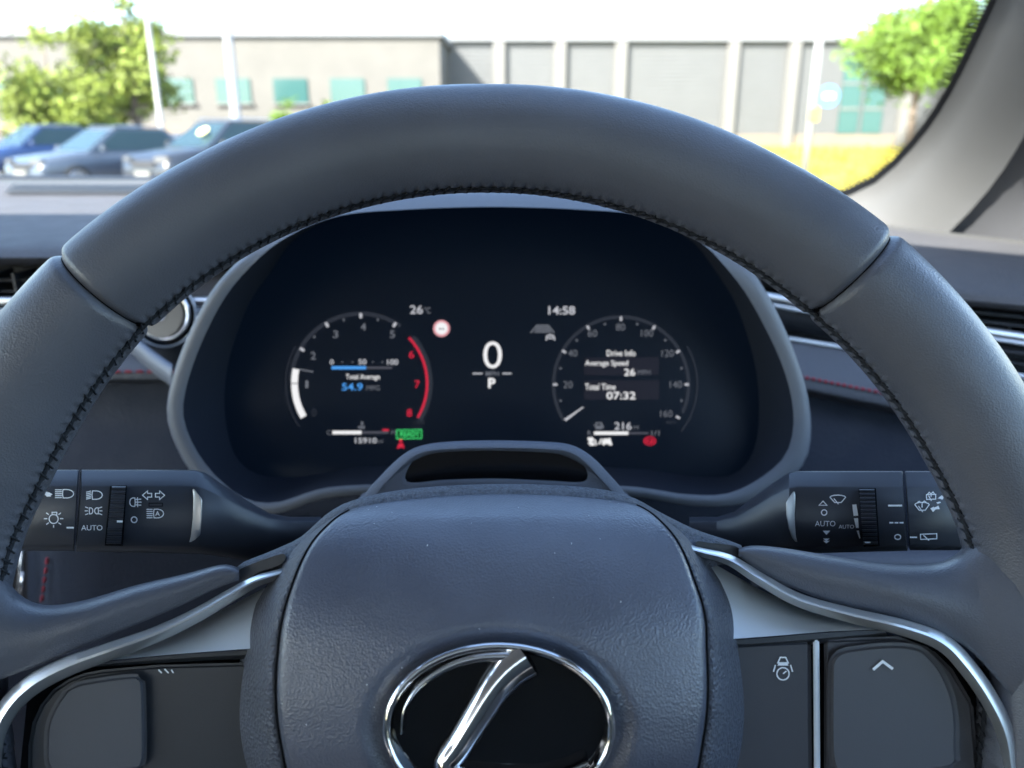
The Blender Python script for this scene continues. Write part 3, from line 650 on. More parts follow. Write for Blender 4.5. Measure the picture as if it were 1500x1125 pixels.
I(A, [arc(cx, cy, 404, 167.5, 210.5, 40)], 40, 'white', dz=.0003, name='rev_bar'); I(A, [arc(cx, cy, 405, -31, 43.5, 50)], 15, 'red', dz=.0003, name='red_zone')
I(A, [[(160, 462), (245, 478)]], 8, 'dim'); I(A, [[(108, 549), (158, 549)]], 6, 'faint', dz=.0006)
for i in (2, 3, 4, 5):
    a = R(210 - 30 * i); I(A, [[(cx + 398 * math.cos(a), cy - 398 * math.sin(a)), (cx + 428 * math.cos(a), cy - 428 * math.sin(a))]], 16, 'soft', dz=.0003)
for i in (2.5, 3.5, 4.5):
    a = R(210 - 30 * i); I(A, [[(cx + 395 * math.cos(a), cy - 395 * math.sin(a)), (cx + 407 * math.cos(a), cy - 407 * math.sin(a))]], 12, 'dim', dz=.0003)
for s, x, y, c in (('0', 250, 726, 'faint'), ('1', 206, 554, 'dim'), ('2', 245, 379, 'dim'), ('3', 381, 248, 'dim'), ('4', 551, 203, 'dim'), ('5', 728, 248, 'dim'), ('6', 845, 372, 'red'), ('7', 880, 554, 'red'), ('8', 832, 728, 'red')):
    hw = 9 if s == '1' else 16; T(A, s, (x - hw, y - 23, x + hw, y + 23), c, .01)
T(A, '0', (346, 403, 370, 433), 'soft', .012); T(A, '50', (521, 401, 570, 433), 'soft', .012); T(A, '100', (697, 401, 763, 435), 'soft', .012)
I(A, [[(357, 453), (567, 453)]], 19, 'blue', dz=.0002, name='economy_bar'); I(A, [[(567, 453), (727, 453)]], 15, 'bar')
I(A, [[(418, 418), (426, 418)], [(480, 418), (488, 418)], [(606, 418), (614, 418)], [(664, 418), (672, 418)]], 8, 'dim')
T(A, 'Total Average', (444, 492, 652, 532), 'white', .008); T(A, '54.9', (420, 547, 547, 592), 'blue', .012); T(A, 'MPG', (570, 561, 651, 592), 'dim')
T(A, 'C', (328, 834, 354, 862), 'dim'); I(A, [[(362, 848), (540, 848)]], 21, 'white', dz=.0002, name='temperature_bar'); I(A, [[(540, 848), (705, 848)]], 15, 'bar'); I(A, [[(668, 833), (706, 833)]], 12, 'red', dz=.0003); T(A, 'H', (722, 832, 746, 860), 'dim')
I(A, [[(540, 780), (540, 808)], [(518, 812), (562, 812)], [(520, 822), (560, 822)], [(540, 786), (552, 786)], [(540, 796), (552, 796)]], 7, 'dim', name='coolant_symbol')
T(A, '15910', (500, 880, 633, 914), 'soft', .012); T(A, 'mi', (640, 890, 670, 912), 'dim')
I(A, [], 1, 'green', [[(752, 831), (909, 829), (909, 886), (752, 888)]], name='ready_lamp'); I(A, [([(754, 833), (907, 831), (907, 884), (754, 886)], True)], 5, 'greenb', dz=.0003); T(A, 'READY', (776, 841, 894, 873), 'greenb', .015, .0004)
I(A, [[(762, 945), (796, 925)]], 6, 'red', [arc(779, 897, 11, 0, 360, 16)[:-1], [(755, 946), (766, 914), (792, 912), (802, 946), (779, 938)]], name='seat_belt_symbol')
T(A, 'x1000', (850, 774, 930, 798), 'faint', .02); T(A, 'r/min', (852, 808, 910, 826), 'faint', .02)
T(B, '14:58', (264, 77, 427, 128), 'soft', .018)
I(B, [[(155, 240), (195, 195), (262, 195), (300, 240)], [(190, 208), (270, 208)], [(185, 221), (275, 221)], [(178, 234), (282, 234)]], 9, 'dim', name='lane_symbol'); I(B, [[(250, 285), (256, 260), (275, 252), (296, 260), (303, 285)], [(262, 272), (290, 272)]], 9, 'soft', name='car_symbol')
cx, cy = 707, 555
I(B, [arc(cx, cy, 412, -25, 212, 90)], 22, 'faint'); I(B, [arc(cx, cy, 465, -38, 30, 40)], 9, 'faint')
for i in range(0, 9):
    a = R(210 - 30 * i)
    if i: I(B, [[(cx + 388 * math.cos(a), cy - 388 * math.sin(a)), (cx + 414 * math.cos(a), cy - 414 * math.sin(a))]], 13, 'soft', dz=.0003)
    if i < 8:
        a = R(195 - 30 * i); I(B, [[(cx + 376 * math.cos(a), cy - 376 * math.sin(a)), (cx + 388 * math.cos(a), cy - 388 * math.sin(a))]], 12, 'dim', dz=.0003)
for s, x, y in (('20', 383, 556), ('40', 412, 364), ('60', 533, 243), ('80', 704, 204), ('100', 866, 242), ('120', 992, 365), ('140', 1042, 555), ('160', 984, 733)):
    hw = 28 if len(s) == 2 else 37; T(B, s, (x - hw, y - 21, x + hw, y + 21), 'dim')
I(B, [], 1, 'soft', [[(358, 768), (372, 778), (480, 694), (474, 690)]], dz=.0004, name='needle')
I(B, [], 1, 'box', [[(480, 390), (938, 388), (938, 497), (480, 499)]], name='info_box'); I(B, [], 1, 'box', [[(480, 531), (940, 529), (940, 646), (480, 648)]], name='info_box')
T(B, 'Drive Info', (620, 345, 796, 382), 'white', .008); T(B, 'Average Speed', (487, 407, 750, 450), 'white', .008, .0003); T(B, '26', (726, 458, 793, 502), 'white', .012, .0003); T(B, 'MPH', (808, 467, 886, 495), 'dim', 0, .0003)
T(B, 'Total Time', (487, 550, 674, 588), 'white', .008, .0003); T(B, '07:32', (619, 600, 796, 646), 'white', .012, .0003)
I(B, [([(556, 790), (588, 790), (588, 824), (556, 824)], True), [(540, 806), (550, 806)], [(590, 800), (598, 810), (598, 822)]], 8, 'dim', [[(560, 806), (584, 806), (584, 822), (560, 822)]], name='fuel_symbol')
T(B, '216', (667, 785, 771, 832), 'soft', .012); T(B, 'mi', (782, 800, 815, 828), 'dim')
T(B, 'R', (503, 837, 527, 866), 'dim'); I(B, [[(542, 852), (751, 852)]], 20, 'white', dz=.0002, name='fuel_bar'); I(B, [[(751, 852), (876, 852)]], 13, 'bar'); T(B, '1/1', (892, 836, 942, 868), 'dim', .01)
I(B, [[(572, 920), (590, 885)], [(650, 926), (636, 882)], [(590, 916), (604, 890), (634, 890), (646, 916)]], 9, 'white', [[(596, 926), (598, 904), (612, 894), (630, 894), (642, 904), (644, 926), (634, 926), (632, 918), (608, 918), (606, 926)]], name='lane_assist_symbol')
I(B, [[(508, 918), (530, 896)], [(548, 892), (556, 926)]], 9, 'white', [[(502, 880), (532, 876), (544, 890), (534, 906), (508, 900)], [(520, 908), (540, 908), (546, 928), (516, 928)]], name='collision_symbol')
I(B, [], 1, 'red', [arc(883, 900, 38, 0, 360, 30, 28)[:-1]], name='brake_lamp'); I(B, [arc(883, 900, 25, 0, 360, 24, 20)], 6, 'dark', dz=.0003); T(B, 'P', (874, 887, 894, 913), 'dark', .02, .0003)
T(B, 'MPH', (982, 776, 1042, 796), 'faint', .02)

# ================================================================== STEERING COLUMN and camera housing
co_ = WF.thing('steering_column', 'black steering column cover between the stalks under the instrument cluster', 'steering column')
def sq(x0, x1, y0, y1, z, n=48, p=4.):
    out = []
    for i in range(n):
        a = 2 * math.pi * i / n; c, s_ = math.cos(a), math.sin(a); k_ = (abs(c) ** p + abs(s_) ** p) ** (-1 / p)
        out.append(WF.pt((x0 + x1) / 2 + (x1 - x0) / 2 * c * k_, (y0 + y1) / 2 - (y1 - y0) / 2 * s_ * k_, z))
    return out
V, Fc = grid([sq(470, 980, 735, 1150, -.030), sq(455, 1000, 742, 1120, -.05), sq(450, 1000, 738, 1060, -.10), sq(480, 960, 722, 980, -.16), sq(520, 920, 712, 930, -.24)], True)
Fc.append(list(range(48))); mesh('column_cover', V, Fc, M['plastd'], co_)
mh = WF.thing('monitor_camera', 'raised grey housing with black glass window above the wheel hub', 'camera housing')
Ho = [(725, 645), (800, 647), (838, 652), (866, 668), (890, 692), (916, 724), (925, 760), (725, 775), (525, 760), (535, 724), (562, 692), (590, 666), (616, 653), (655, 647)]
Hi = [(725, 659), (800, 661), (830, 665), (852, 678), (874, 700), (896, 726), (900, 755), (725, 768), (550, 755), (556, 726), (578, 700), (600, 678), (622, 665), (655, 661)]
Wn = [(725, 660), (800, 663), (838, 668), (855, 682), (861, 698), (850, 706), (800, 704), (725, 701), (650, 703), (608, 707), (594, 703), (597, 688), (612, 670), (650, 662)]
Hi = [(725, 656), (803, 658), (836, 663), (857, 677), (880, 702), (902, 728), (905, 757), (725, 770), (545, 757), (549, 728), (570, 702), (596, 676), (618, 663), (655, 658)]
zs = lambda z: [WF.pt(p.x, p.y, z) for p in []]
def lp(pts, z, n=96): return [WF.pt(p.x, p.y, z) for p in cr(pts, n, True)]
back = [WF.pt(725 + (p.x - 725) * .93, 700 + (p.y - 700) * .55, -.135) for p in cr(Ho, 96, True)]
V, Fc = grid([back, lp(Ho, -.090), lp([(725 + (x - 725) * .985, 700 + (y - 700) * .93) for x, y in Ho], -.084), lp(Hi, -.083)], True); mesh('shell', V, Fc, M['hous'], mh)
hi2 = lp(Hi, -.0832); wn1 = lp(Wn, -.0846); wn2 = lp(Wn, -.0856)
V, Fc = grid([hi2, [a.lerp(b_, .9) for a, b_ in zip(hi2, wn1)], wn1, wn2], True); mesh('front_face', V, Fc, M['hous'], mh)
V = lp(Wn, -.0851); cm = sum(V, Vector()) / 96; mesh('glass_window', V + [cm], [[i, (i + 1) % 96, 96] for i in range(96)], M['black'], mh, smooth=False)

# ================================================================== STALKS
def stalk_loft(secs, name, m, parent, z0=0):
    # each section: px, ytop, yedge, ybot, zback, dz  (pixels of the front plane)
    rws = []
    for px, yt, ye, yb, dz, sl_ in secs:
        z = ZS + dz; h = yb - yt
        prof = [(yt + 2, z - .020), (yt, z - .012), (yt + .3, z - .007), (yt + 3, z - .0045), (ye - 3, z - .0008), (ye, z - .0003)]
        rws.append([WF.pt(px + sl_ * (y - yt) / h, y, q) for y, q in prof])
    return rws
ZS = -.047
def build_stalk(side, parent):
    X = (lambda a: a) if side < 0 else (lambda a: a)
    return
def stalk_part(name, m, parent, secs, face=True):
    """secs: list of (px, ytop, yedge, ybot, ybottom, dz, slant)"""
    rws = []
    for px, yt, ye, yb, yo, dz, sl_ in secs:
        z = ZS + dz; h = yo - yt
        prof = [((yt + yo) / 2, z - .026), (yt + 12, z - .024), (yt + 1.5, z - .015), (yt, z - .010), (yt + 1.5, z - .006), (lerp(yt, ye, .5), z - .0028), (ye - 1, z - .0004), (ye + 1.5, z), (lerp(ye, yb, .33), z + .0012), (lerp(ye, yb, .66), z + .0010), (yb - 1.5, z - .0008), (yb + .5, z - .0012), (lerp(yb, yo, .6), z - .004), (yo, z - .009), (yo - 6, z - .022)]
        rws.append([WF.pt(px + sl_ * (y - yt) / h, y, q) for y, q in prof])
    V, Fc = grid(rws, True); n = 15; Fc += [list(range(n)), list(range(len(V) - n, len(V)))]
    return sharp(mesh(name, V, Fc, m, parent), 28)
def facez(t): return ZS + .0012 * math.sin(max(0, min(1, t)) * math.pi) + .0004
def wheelknob(parent, x0t, x1t, x0b, x1b, yt, yb, n, m, smooth_from=None):
    mb = MB(); N = n * 4; rows_ = []
    for i in range(N + 1):
        t = i / N; y = lerp(yt, yb, t); z = ZS + .0026 * math.sin(t * math.pi) + .0011
        rid = (.0012 if (i % 4) in (1, 2) else 0) * (0 if smooth_from and smooth_from[0] < t < smooth_from[1] else 1)
        rows_.append([WF.pt(lerp(x0t, x0b, t), y, z - .004), WF.pt(lerp(x0t, x0b, t), y, z + rid), WF.pt(lerp(x1t, x1b, t), y, z + rid), WF.pt(lerp(x1t, x1b, t), y, z - .004)])
    V, Fc = grid(rows_); return mesh('thumb_wheel', V, Fc, m, parent, smooth=False)
LSK = WF.thing('light_stalk', 'black lighting control stalk with headlamp symbols left of the column', 'control stalk')
stalk_part('end_cap', M['stalk'], LSK, [(-70, 690, 714, 797, 804, -.003, -4), (-20, 689, 713, 799, 806, -.001, -4), (60, 688, 712, 799, 807, 0, -5), (114, 688, 712, 799, 807, 0, -7), (115.8, 689, 712.5, 798.5, 806, -.0008, -7)])
stalk_part('body', M['stalk'], LSK, [(117.8, 689, 712.5, 799, 807, -.0008, -7), (119.5, 688, 712, 799.5, 808, 0, -7), (200, 688, 712, 800, 809, 0, -4), (286, 688.5, 712, 801, 811, 0, 0), (300, 692, 716, 800, 812, -.001, 0), (330, 712, 730, 800, 816, -.006, 0), (360, 732, 745, 803, 822, -.012, 0), (395, 752, 760, 806, 828, -.02, 0), (425, 757, 765, 806, 826, -.026, 0), (470, 757, 765, 806, 820, -.03, 0)])
RSK = WF.thing('wiper_stalk', 'black wiper control stalk with washer symbols right of the column', 'control stalk')
stalk_part('end_cap', M['stalk'], RSK, [(1325.2, 691, 713.5, 797.5, 805, -.0008, 7), (1327, 690, 713, 798, 806, 0, 7), (1375, 690, 713, 799, 806, 0, 6), (1420, 691, 714, 799, 806, -.001, 5), (1500, 694, 716, 797, 804, -.004, 5)])
stalk_part('body', M['stalk'], RSK, [(1010, 757, 765, 806, 820, -.03, 0), (1050, 757, 765, 806, 826, -.026, 0), (1075, 750, 758, 806, 828, -.02, 0), (1105, 728, 742, 803, 822, -.012, 0), (1132, 708, 726, 800, 816, -.006, 0), (1156, 692, 715, 800, 812, -.001, 0), (1168, 690, 713, 801, 811, 0, 2), (1240, 690, 713, 800, 809, 0, 5), (1321, 690, 713, 799, 807, 0, 7), (1323, 691, 713.5, 798.5, 806, -.0008, 7)])
# light top facets (slightly proud caps along the upper edge)
LC = Crop(0, 670, 4.5455); RC = Crop(1130, 670, 4.5455)
ZI = ZS + .0016
def LI(st, wd=7, fills=(), name='symbol', m=None, dz=0): return icon(WF, ZI + dz, LC, st, wd, m or M['print'], LSK, fills, name)
def RI(st, wd=7, fills=(), name='symbol', m=None, dz=0): return icon(WF, ZI + dz, RC, st, wd, m or M['print'], RSK, fills, name)
def dshape(x0, x1, y0, y1): # lamp outline, flat on the left
    ym = (y0 + y1) / 2; return [(x0, y0), (lerp(x0, x1, .35), y0)] + [(lerp(x0, x1, .35) + (x1 - x0) * .65 * math.sin(R(a)), ym - (y1 - y0) / 2 * math.cos(R(a))) for a in range(15, 180, 15)] + [(lerp(x0, x1, .35), y1), (x0, y1), (x0 - (x1 - x0) * .06, ym)]
LI([(dshape(420, 490, 214, 270), True)] + [[(366, y), (412, y)] for y in (216, 229, 242, 255, 268)], 6, [[(276, 238), (300, 226), (330, 234), (351, 246), (338, 252), (340, 260), (312, 262), (300, 250)]])
a8 = [[(357 + 42 * math.cos(R(a)), 408 - 42 * math.sin(R(a))), (357 + 64 * math.cos(R(a)), 408 - 60 * math.sin(R(a)))] for a in (0, 40, 140, 180, 220, 270, 320)]
LI([arc(357, 410, 30, 0, 360, 28), ([(347, 366), (378, 366), (378, 382), (347, 382)], True)] + a8, 7)
LI([[(443, 468), (492, 468)]], 11, name='index_mark')
LI([(dshape(616, 681, 223, 279), True)] + [[(574, y + 8), (606, y)] for y in (224, 236, 248, 260, 270)], 6)
LI([(dshape(596, 618, 336, 376), True), ([(2 * 623 - x, y) for x, y in dshape(592, 616, 336, 376)], True), [(564, 356), (584, 356)], [(568, 330), (588, 338)], [(568, 382), (588, 374)], [(662, 356), (682, 356)], [(658, 338), (680, 330)], [(658, 374), (680, 382)]], 6)
text(WF, ZI, LC, 'AUTO', (541, 451, 682, 486), M['print'], LSK, .0)
LI([([(x * -1 + 1764, y) for x, y in dshape(866, 900, 270, 326)], True), [(916, 266), (914, 282), (918, 298), (914, 314), (917, 331)], [(902, 280), (940, 278)], [(902, 298), (942, 298)], [(902, 316), (940, 318)]], 6)
LI([arc(893, 415, 19, 0, 360, 24)], 7)
def arrow(x0, x1, y): # hollow arrow pointing from x0 to x1
    d = x1 - x0; return [(x0, y - 12), (x0 + d * .45, y - 12), (x0 + d * .45, y - 29), (x1, y), (x0 + d * .45, y + 29), (x0 + d * .45, y + 12), (x0, y + 12)]
LI([(arrow(1010, 949, 252), True), (arrow(1035, 1096, 252), True)], 6)
LI([([(992, 305), (1082, 305), (1082, 325), (992, 325)], True)], 5, m=M['gap'], name='indicator_slot')
LI([(dshape(1026, 1089, 345, 403), True)] + [[(976, y), (1016, y)] for y in (346, 360, 374, 388, 402)], 6); text(WF, ZI, LC, 'A', (1034, 358, 1064, 389), M['print'], LSK, .01)
LI([], 1, [[(733, 190), (845, 188), (818, 590), (697, 588)]], 'wheel_slot', M['gap'], -.0003)
wheelknob(LSK, 164, 184.3, 155.2, 177.2, 712, 798.5, 13, M['stalk'], (.62, .72)); LI([[(778, 427), (816, 427)]], 13, name='index_mark', dz=.0038)
LI([[(540, 75), (540, 185), (530, 340), (505, 585)]], 5, m=M['gap'], name='seam')
def insert(crop, edge, parent):              # curved satin metal insert: rows of (y, x left, x right)
    rws = []
    for i in range(25):
        t = i / 24; y = lerp(edge[0][0], edge[-1][0], t); a = interp([(e[0], e[1]) for e in edge], y); b_ = interp([(e[0], e[2]) for e in edge], y)
        z = ZS + .0026 - .0055 * (t - .38) ** 2; X0, X1, Y0 = crop.x + a / crop.k, crop.x + b_ / crop.k, crop.y + y / crop.k
        rws.append([WF.pt(X0, Y0, z - .004), WF.pt(X0, Y0, z - .0003), WF.pt(lerp(X0, X1, .1), Y0, z), WF.pt(lerp(X0, X1, .9), Y0, z), WF.pt(X1, Y0, z - .0003), WF.pt(X1, Y0, z - .004)])
    V, Fc = grid(rws); return sharp(mesh('metal_insert', V, Fc, M['insert'], parent), 50)
insert(LC, [(210, 1284, 1292), (245, 1285, 1320), (278, 1287, 1346), (400, 1284, 1344), (515, 1272, 1334), (548, 1265, 1300), (564, 1260, 1272)], LSK)
insert(RC, [(228, 146, 156), (262, 120, 160), (300, 97, 160), (380, 99, 156), (470, 114, 158), (530, 134, 164), (562, 160, 172)], RSK)
# right-hand print
def wiper(cx_, cy_, w_, h_): return [([(cx_ - w_ / 2, cy_ - h_ * .25)] + [(cx_ + w_ / 2 * math.sin(R(a)), cy_ - h_ * .25 - h_ * .25 * math.cos(R(a))) for a in (-60, -30, 0, 30, 60)] + [(cx_ + w_ / 2, cy_ - h_ * .25), (cx_ + w_ * .22, cy_ + h_ * .35), (cx_ - w_ * .2, cy_ + h_ * .35)], True), [(cx_ - w_ * .25, cy_ - h_ * .1), (cx_ + w_ * .05, cy_ + h_ * .55)]]
RI(wiper(442, 280, 104, 58), 6); RI([([(344, 291), (370, 319), (317, 319)], True)], 6); RI([arc(351, 367, 18, 0, 360, 24)], 7)
text(WF, ZI, RC, 'AUTO', (290, 423, 426, 459), M['print'], RSK); text(WF, ZI, RC, 'AUTO', (448, 449, 550, 474), M['print'], RSK)
RI([], 1, [[(341, 488), (392, 488), (366, 516)]]); RI([], 1, [[(343, 540), (388, 540), (366, 558)], [(343, 555), (388, 555), (366, 573)]])
RI([], 1, [[(538, 315), (566, 313), (578, 388), (547, 390)]]); RI([], 1, [[(549, 406), (577, 404), (582, 470), (564, 470)]]); RI([], 1, [[(567, 488), (582, 486), (592, 540), (586, 540)]])
RI([], 1, [[(581, 206), (696, 206), (722, 592), (615, 596)]], 'wheel_slot', M['gap'], -.0003)
wheelknob(RSK, 1258.6, 1281, 1264.5, 1286, 716, 799, 14, M['stalk']); RI([[(622, 566), (660, 566)]], 9, name='index_mark', dz=.0022)
RI([[(777, 321), (870, 321)]], 12, name='index_mark'); RI([[(785, 435), (812, 435)], [(820, 435), (845, 435)], [(852, 435), (879, 435)]], 10, name='index_mark'); RI([arc(841, 530, 20, 0, 360, 24, 16)], 7)
RI([[(922, 532), (970, 532)]], 10, name='index_mark'); RI([([(992, 512), (1101, 508), (1101, 542), (994, 546)], True), [(1012, 518), (1050, 554)]], 6)
RI(wiper(1003, 330, 96, 62) + [[(972, 300), (985, 292), (1000, 304)], [(1004, 304), (1018, 290), (1032, 300)], [(1003, 306), (1003, 334)]], 6)
RI([([(1032, 248), (1094, 246), (1094, 278), (1034, 280)], True), [(1046, 254), (1066, 290)], [(1040, 246), (1050, 232), (1062, 242)], [(1064, 242), (1076, 230), (1086, 244)], [(1063, 244), (1063, 262)]], 6)
RI([], 1, [[(1106, 274), (1134, 252), (1162, 268), (1146, 270), (1138, 282), (1124, 276)], [(1098, 300), (1122, 294), (1130, 302), (1106, 310)], [(1058, 340), (1080, 328), (1084, 334), (1112, 322), (1122, 344), (1094, 346), (1076, 364)]])

# ================================================================== STEERING WHEEL
SW = WF.thing('steering_wheel', 'leather-wrapped multifunction steering wheel with dark stitching and silver spoke trim', 'steering wheel')
tab_o = [(-90, 886), (0, 886), (25, 880), (47, 866), (60, 857), (90, 850), (120, 856), (136, 866), (155, 876), (180, 882), (270, 886)]
tab_i = [(-90, 715), (0, 728), (16, 728), (25, 717), (47, 703), (90, 701), (136, 706), (150, 702), (158, 705), (165, 715), (172, 719), (180, 717), (270, 717)]
def rimc(phi):
    ph = phi if phi <= 270 else phi - 360
    if ph < -90: ph += 360
    if 190 < ph or ph < -10: ph2 = 185 if ph > 190 else -5
    else: ph2 = ph
    ro, ri = interp(tab_o, ph2), interp(tab_i, ph2); d = Vector((math.cos(R(ph2)), math.sin(R(ph2))))
    a = WF.pt(713 + ro * d.x, 980 - ro * d.y, 0).to_2d().length; b_ = WF.pt(713 + ri * d.x, 980 - ri * d.y, 0).to_2d().length
    return (a + b_) / 2, (a - b_) / 2
def rimpt(phi, psi, off=0.):
    rc, a = rimc(phi); a += off; ax = a * .98
    rad = rc + a * math.cos(R(psi)); return Vector((rad * math.cos(R(phi)), rad * math.sin(R(phi)), ax * math.sin(R(psi))))
PS = 177
def rim_part(name, p0, p1, m, seams=(True, True), bulge=0.):
    n = max(24, int((p1 - p0) * 3.5)); rws = []
    phis = [p0 + (p1 - p0) * i / n for i in range(n + 1)]
    for extra in (.12, .3, .55, .9): phis += [p0 + extra, p1 - extra]
    for ph in sorted(phis):
        d = min(ph - p0 if seams[0] else 99, p1 - ph if seams[1] else 99); off = -.0019 * math.exp(-(d / .42) ** 1.5) + bulge
        row = []
        for j in range(96):
            psi = 360 * j / 96; g_ = abs(psi - PS); pk = .00035 * math.exp(-((g_ - 9) / 5.) ** 2) * (math.sin(ph * 4.76) + .7 * math.sin(ph * 7.7 + psi)); row.append(rimpt(ph, psi, off + pk - .0011 * math.exp(-(g_ / 4.) ** 2)))
        rws.append(row)
    V, Fc = grid(rws, True); k_ = 96; Fc += [list(range(k_)), list(range(len(V) - k_, len(V)))]
    return mesh(name, V, Fc, m, SW)
S1, S2 = 47.0, 135.8
rim_part('upper_rim', S1 + .08, S2 - .08, M['rim']); rim_part('side_grip', S2 + .08, 215, M['rimside']); rim_part('side_grip', -35, S1 - .08, M['rimside']); rim_part('lower_rim', 215.2, 324.8, M['rim'])
for s in (S1, S2):
    rws = [[rimpt(s + d, 360 * j / 64, -.0021) for j in range(64)] for d in (-.3, 0, .3)]; V, Fc = grid(rws, True); mesh('seam', V, Fc, M['gap'], SW)
st = MB(); ph = -14.
while ph < 196:                              # thin cross stitches pulled into the seam
    j_ = random.uniform(-.2, .2); w_ = random.uniform(.8, 1.15)
    st.tube([rimpt(ph + j_, PS - 8 * w_, -.0006), rimpt(ph + .15 + j_, PS - 6.5 * w_, .0001), rimpt(ph + .6 + j_, PS, .0), rimpt(ph + 1.0 + j_, PS + 7 * w_, .0001), rimpt(ph + 1.1 + j_, PS + 9 * w_, -.0006)], [.0002, .00034, .00036, .00034, .0002], 6)
    if random.random() < .7: st.tube([rimpt(ph + .55, PS + 6, -.0004), rimpt(ph + .9, PS + 1, .0001), rimpt(ph + 1.25, PS - 5, -.0004)], [.0002, .0003, .0002], 5)
    ph += 1.32
pth = [rimpt(-15 + 211 * i / 500, PS + math.sin(i * .9) * 1.2, -.0007) for i in range(501)]; st.tube(pth, .0009, 6)
o = st.build('stitching', M['thread'], SW, smooth=True); o['kind'] = 'stuff'

# --- spoke covers
def spoke(name, Tp, Bp, m, zt, zb, bul, n=48):
    Tc, Bc = cr(Tp, n), cr(Bp, n); rws = []
    for i in range(n):
        f = i / (n - 1); row = []; z0, z1, bu = interp(zt, f), interp(zb, f), interp(bul, f)
        for v, dz in ((.0, -.030), (.0, -.016), (.004, -.008), (.03, -.002), (.09, .0), (.2, 0), (.35, 0), (.5, 0), (.65, 0), (.8, 0), (.92, 0), (1., 0), (1.0, -.006)):
            x, y = lerp(Tc[i].x, Bc[i].x, v), lerp(Tc[i].y, Bc[i].y, v); row.append(WF.pt(x, y, lerp(z0, z1, v) + bu * math.sin(math.pi * min(1, v ** .7)) + dz))
        rws.append(row)
    V, Fc = grid(rws); k_ = len(rws[0]); Fc += [list(range(k_)), list(range(len(V) - k_, len(V)))]
    return mesh(name, V, Fc, m, SW)
spoke('spoke_cover', [(-70, 800), (-25, 815), (4, 838), (28, 870), (65, 886), (120, 880), (200, 857), (270, 841), (325, 827), (350, 832)], [(-90, 1075), (-30, 1010), (10, 992), (60, 974), (130, 944), (200, 915), (270, 885), (318, 862), (350, 850)], M['rimside'], [(0, .004), (.2, -.002), (1, -.006)], [(0, .012), (.3, .006), (1, -.004)], [(0, .006), (.5, .007), (1, .003)])
spoke('spoke_cover', [(1490, 740), (1445, 765), (1418, 790), (1400, 812), (1365, 826), (1300, 826), (1230, 816), (1150, 803), (1105, 799), (1082, 803)], [(1530, 1075), (1465, 1000), (1420, 952), (1380, 930), (1300, 903), (1210, 880), (1150, 856), (1118, 838), (1095, 824), (1082, 815)], M['rimside'], [(0, .004), (.2, -.002), (1, -.006)], [(0, .012), (.3, .006), (1, -.004)], [(0, .006), (.5, .007), (1, .003)])
# --- speckled back cover behind hub
bc = [(345, 832), (400, 806), (440, 787), (480, 752), (520, 732), (600, 716), (725, 709), (850, 713), (920, 726), (970, 752), (1020, 776), (1088, 800), (1080, 816), (1030, 830), (1050, 1000), (1000, 1150), (725, 1200), (440, 1150), (390, 1000), (400, 850)]
c1 = cr(bc, 140, True); V, Fc = grid([[WF.pt(p.x, p.y, -.038) for p in c1], [WF.pt(p.x, p.y, -.018) for p in c1], [WF.pt(lerp(p.x, 725, .012), lerp(p.y, 900, .045), -.012) for p in c1], [WF.pt(lerp(p.x, 725, .3), lerp(p.y, 900, .5), .0) for p in c1]], True); mesh('back_cover', V, Fc, M['speck'], SW)
# short black plugs at the inner spoke ends
for pts in ([(352, 834), (400, 815), (418, 812), (412, 826), (380, 838), (354, 850)], [(1080, 801), (1040, 795), (1020, 793), (1024, 803), (1050, 812), (1078, 815)]):
    c1 = cr(pts, 30, True); V, Fc = grid([[WF.pt(p.x, p.y, -.02) for p in c1], [WF.pt(p.x, p.y, -.0065) for p in c1]], True); Fc.append(list(range(30, 60))); sharp(mesh('end_plug', V, Fc, M['plast'], SW), 40)
# --- silver trim
def trimbar(path, wpx, name='silver_trim', zc=None):
    c = cr(path, 90); rws = []
    for i, p in enumerate(c):
        f = i / 89; t = (c[min(i + 1, 89)] - c[max(i - 1, 0)]).normalized(); nn = Vector((-t.y, t.x))
        if nn.y > 0: nn = -nn
        w_ = interp(wpx, f) / 2; z = interp(zc, f)
        rws.append([WF.pt(p.x + nn.x * w_ * k_, p.y + nn.y * w_ * k_, z + dz) for k_, dz in ((1, -.008), (1.0, -.0015), (.9, .0002), (.25, .0022), (-.05, .0025), (-.85, -.0008), (-1, -.0025), (-1, -.008))])
    V, Fc = grid(rws); k_ = 8; Fc += [list(range(k_)), list(range(len(V) - k_, len(V)))]; return sharp(mesh(name, V, Fc, M['chrome'], SW), 30)
trimbar([(430, 834), (405, 842), (372, 853), (335, 874), (285, 903), (225, 931), (155, 956), (95, 978), (45, 1005), (10, 1040), (-10, 1085), (-15, 1150)], [(0, 13), (.15, 19), (.4, 24), (.7, 30), (1, 32)], zc=[(0, -.006), (.2, .001), (.5, .008), (1, .010)])
trimbar([(1005, 803), (1032, 810), (1070, 821), (1115, 849), (1170, 879), (1245, 901), (1325, 920), (1380, 941), (1415, 975), (1450, 1025), (1475, 1080), (1485, 1150)], [(0, 12), (.15, 18), (.4, 22), (.7, 27), (1, 28)], zc=[(0, -.006), (.2, .001), (.5, .008), (1, .010)])
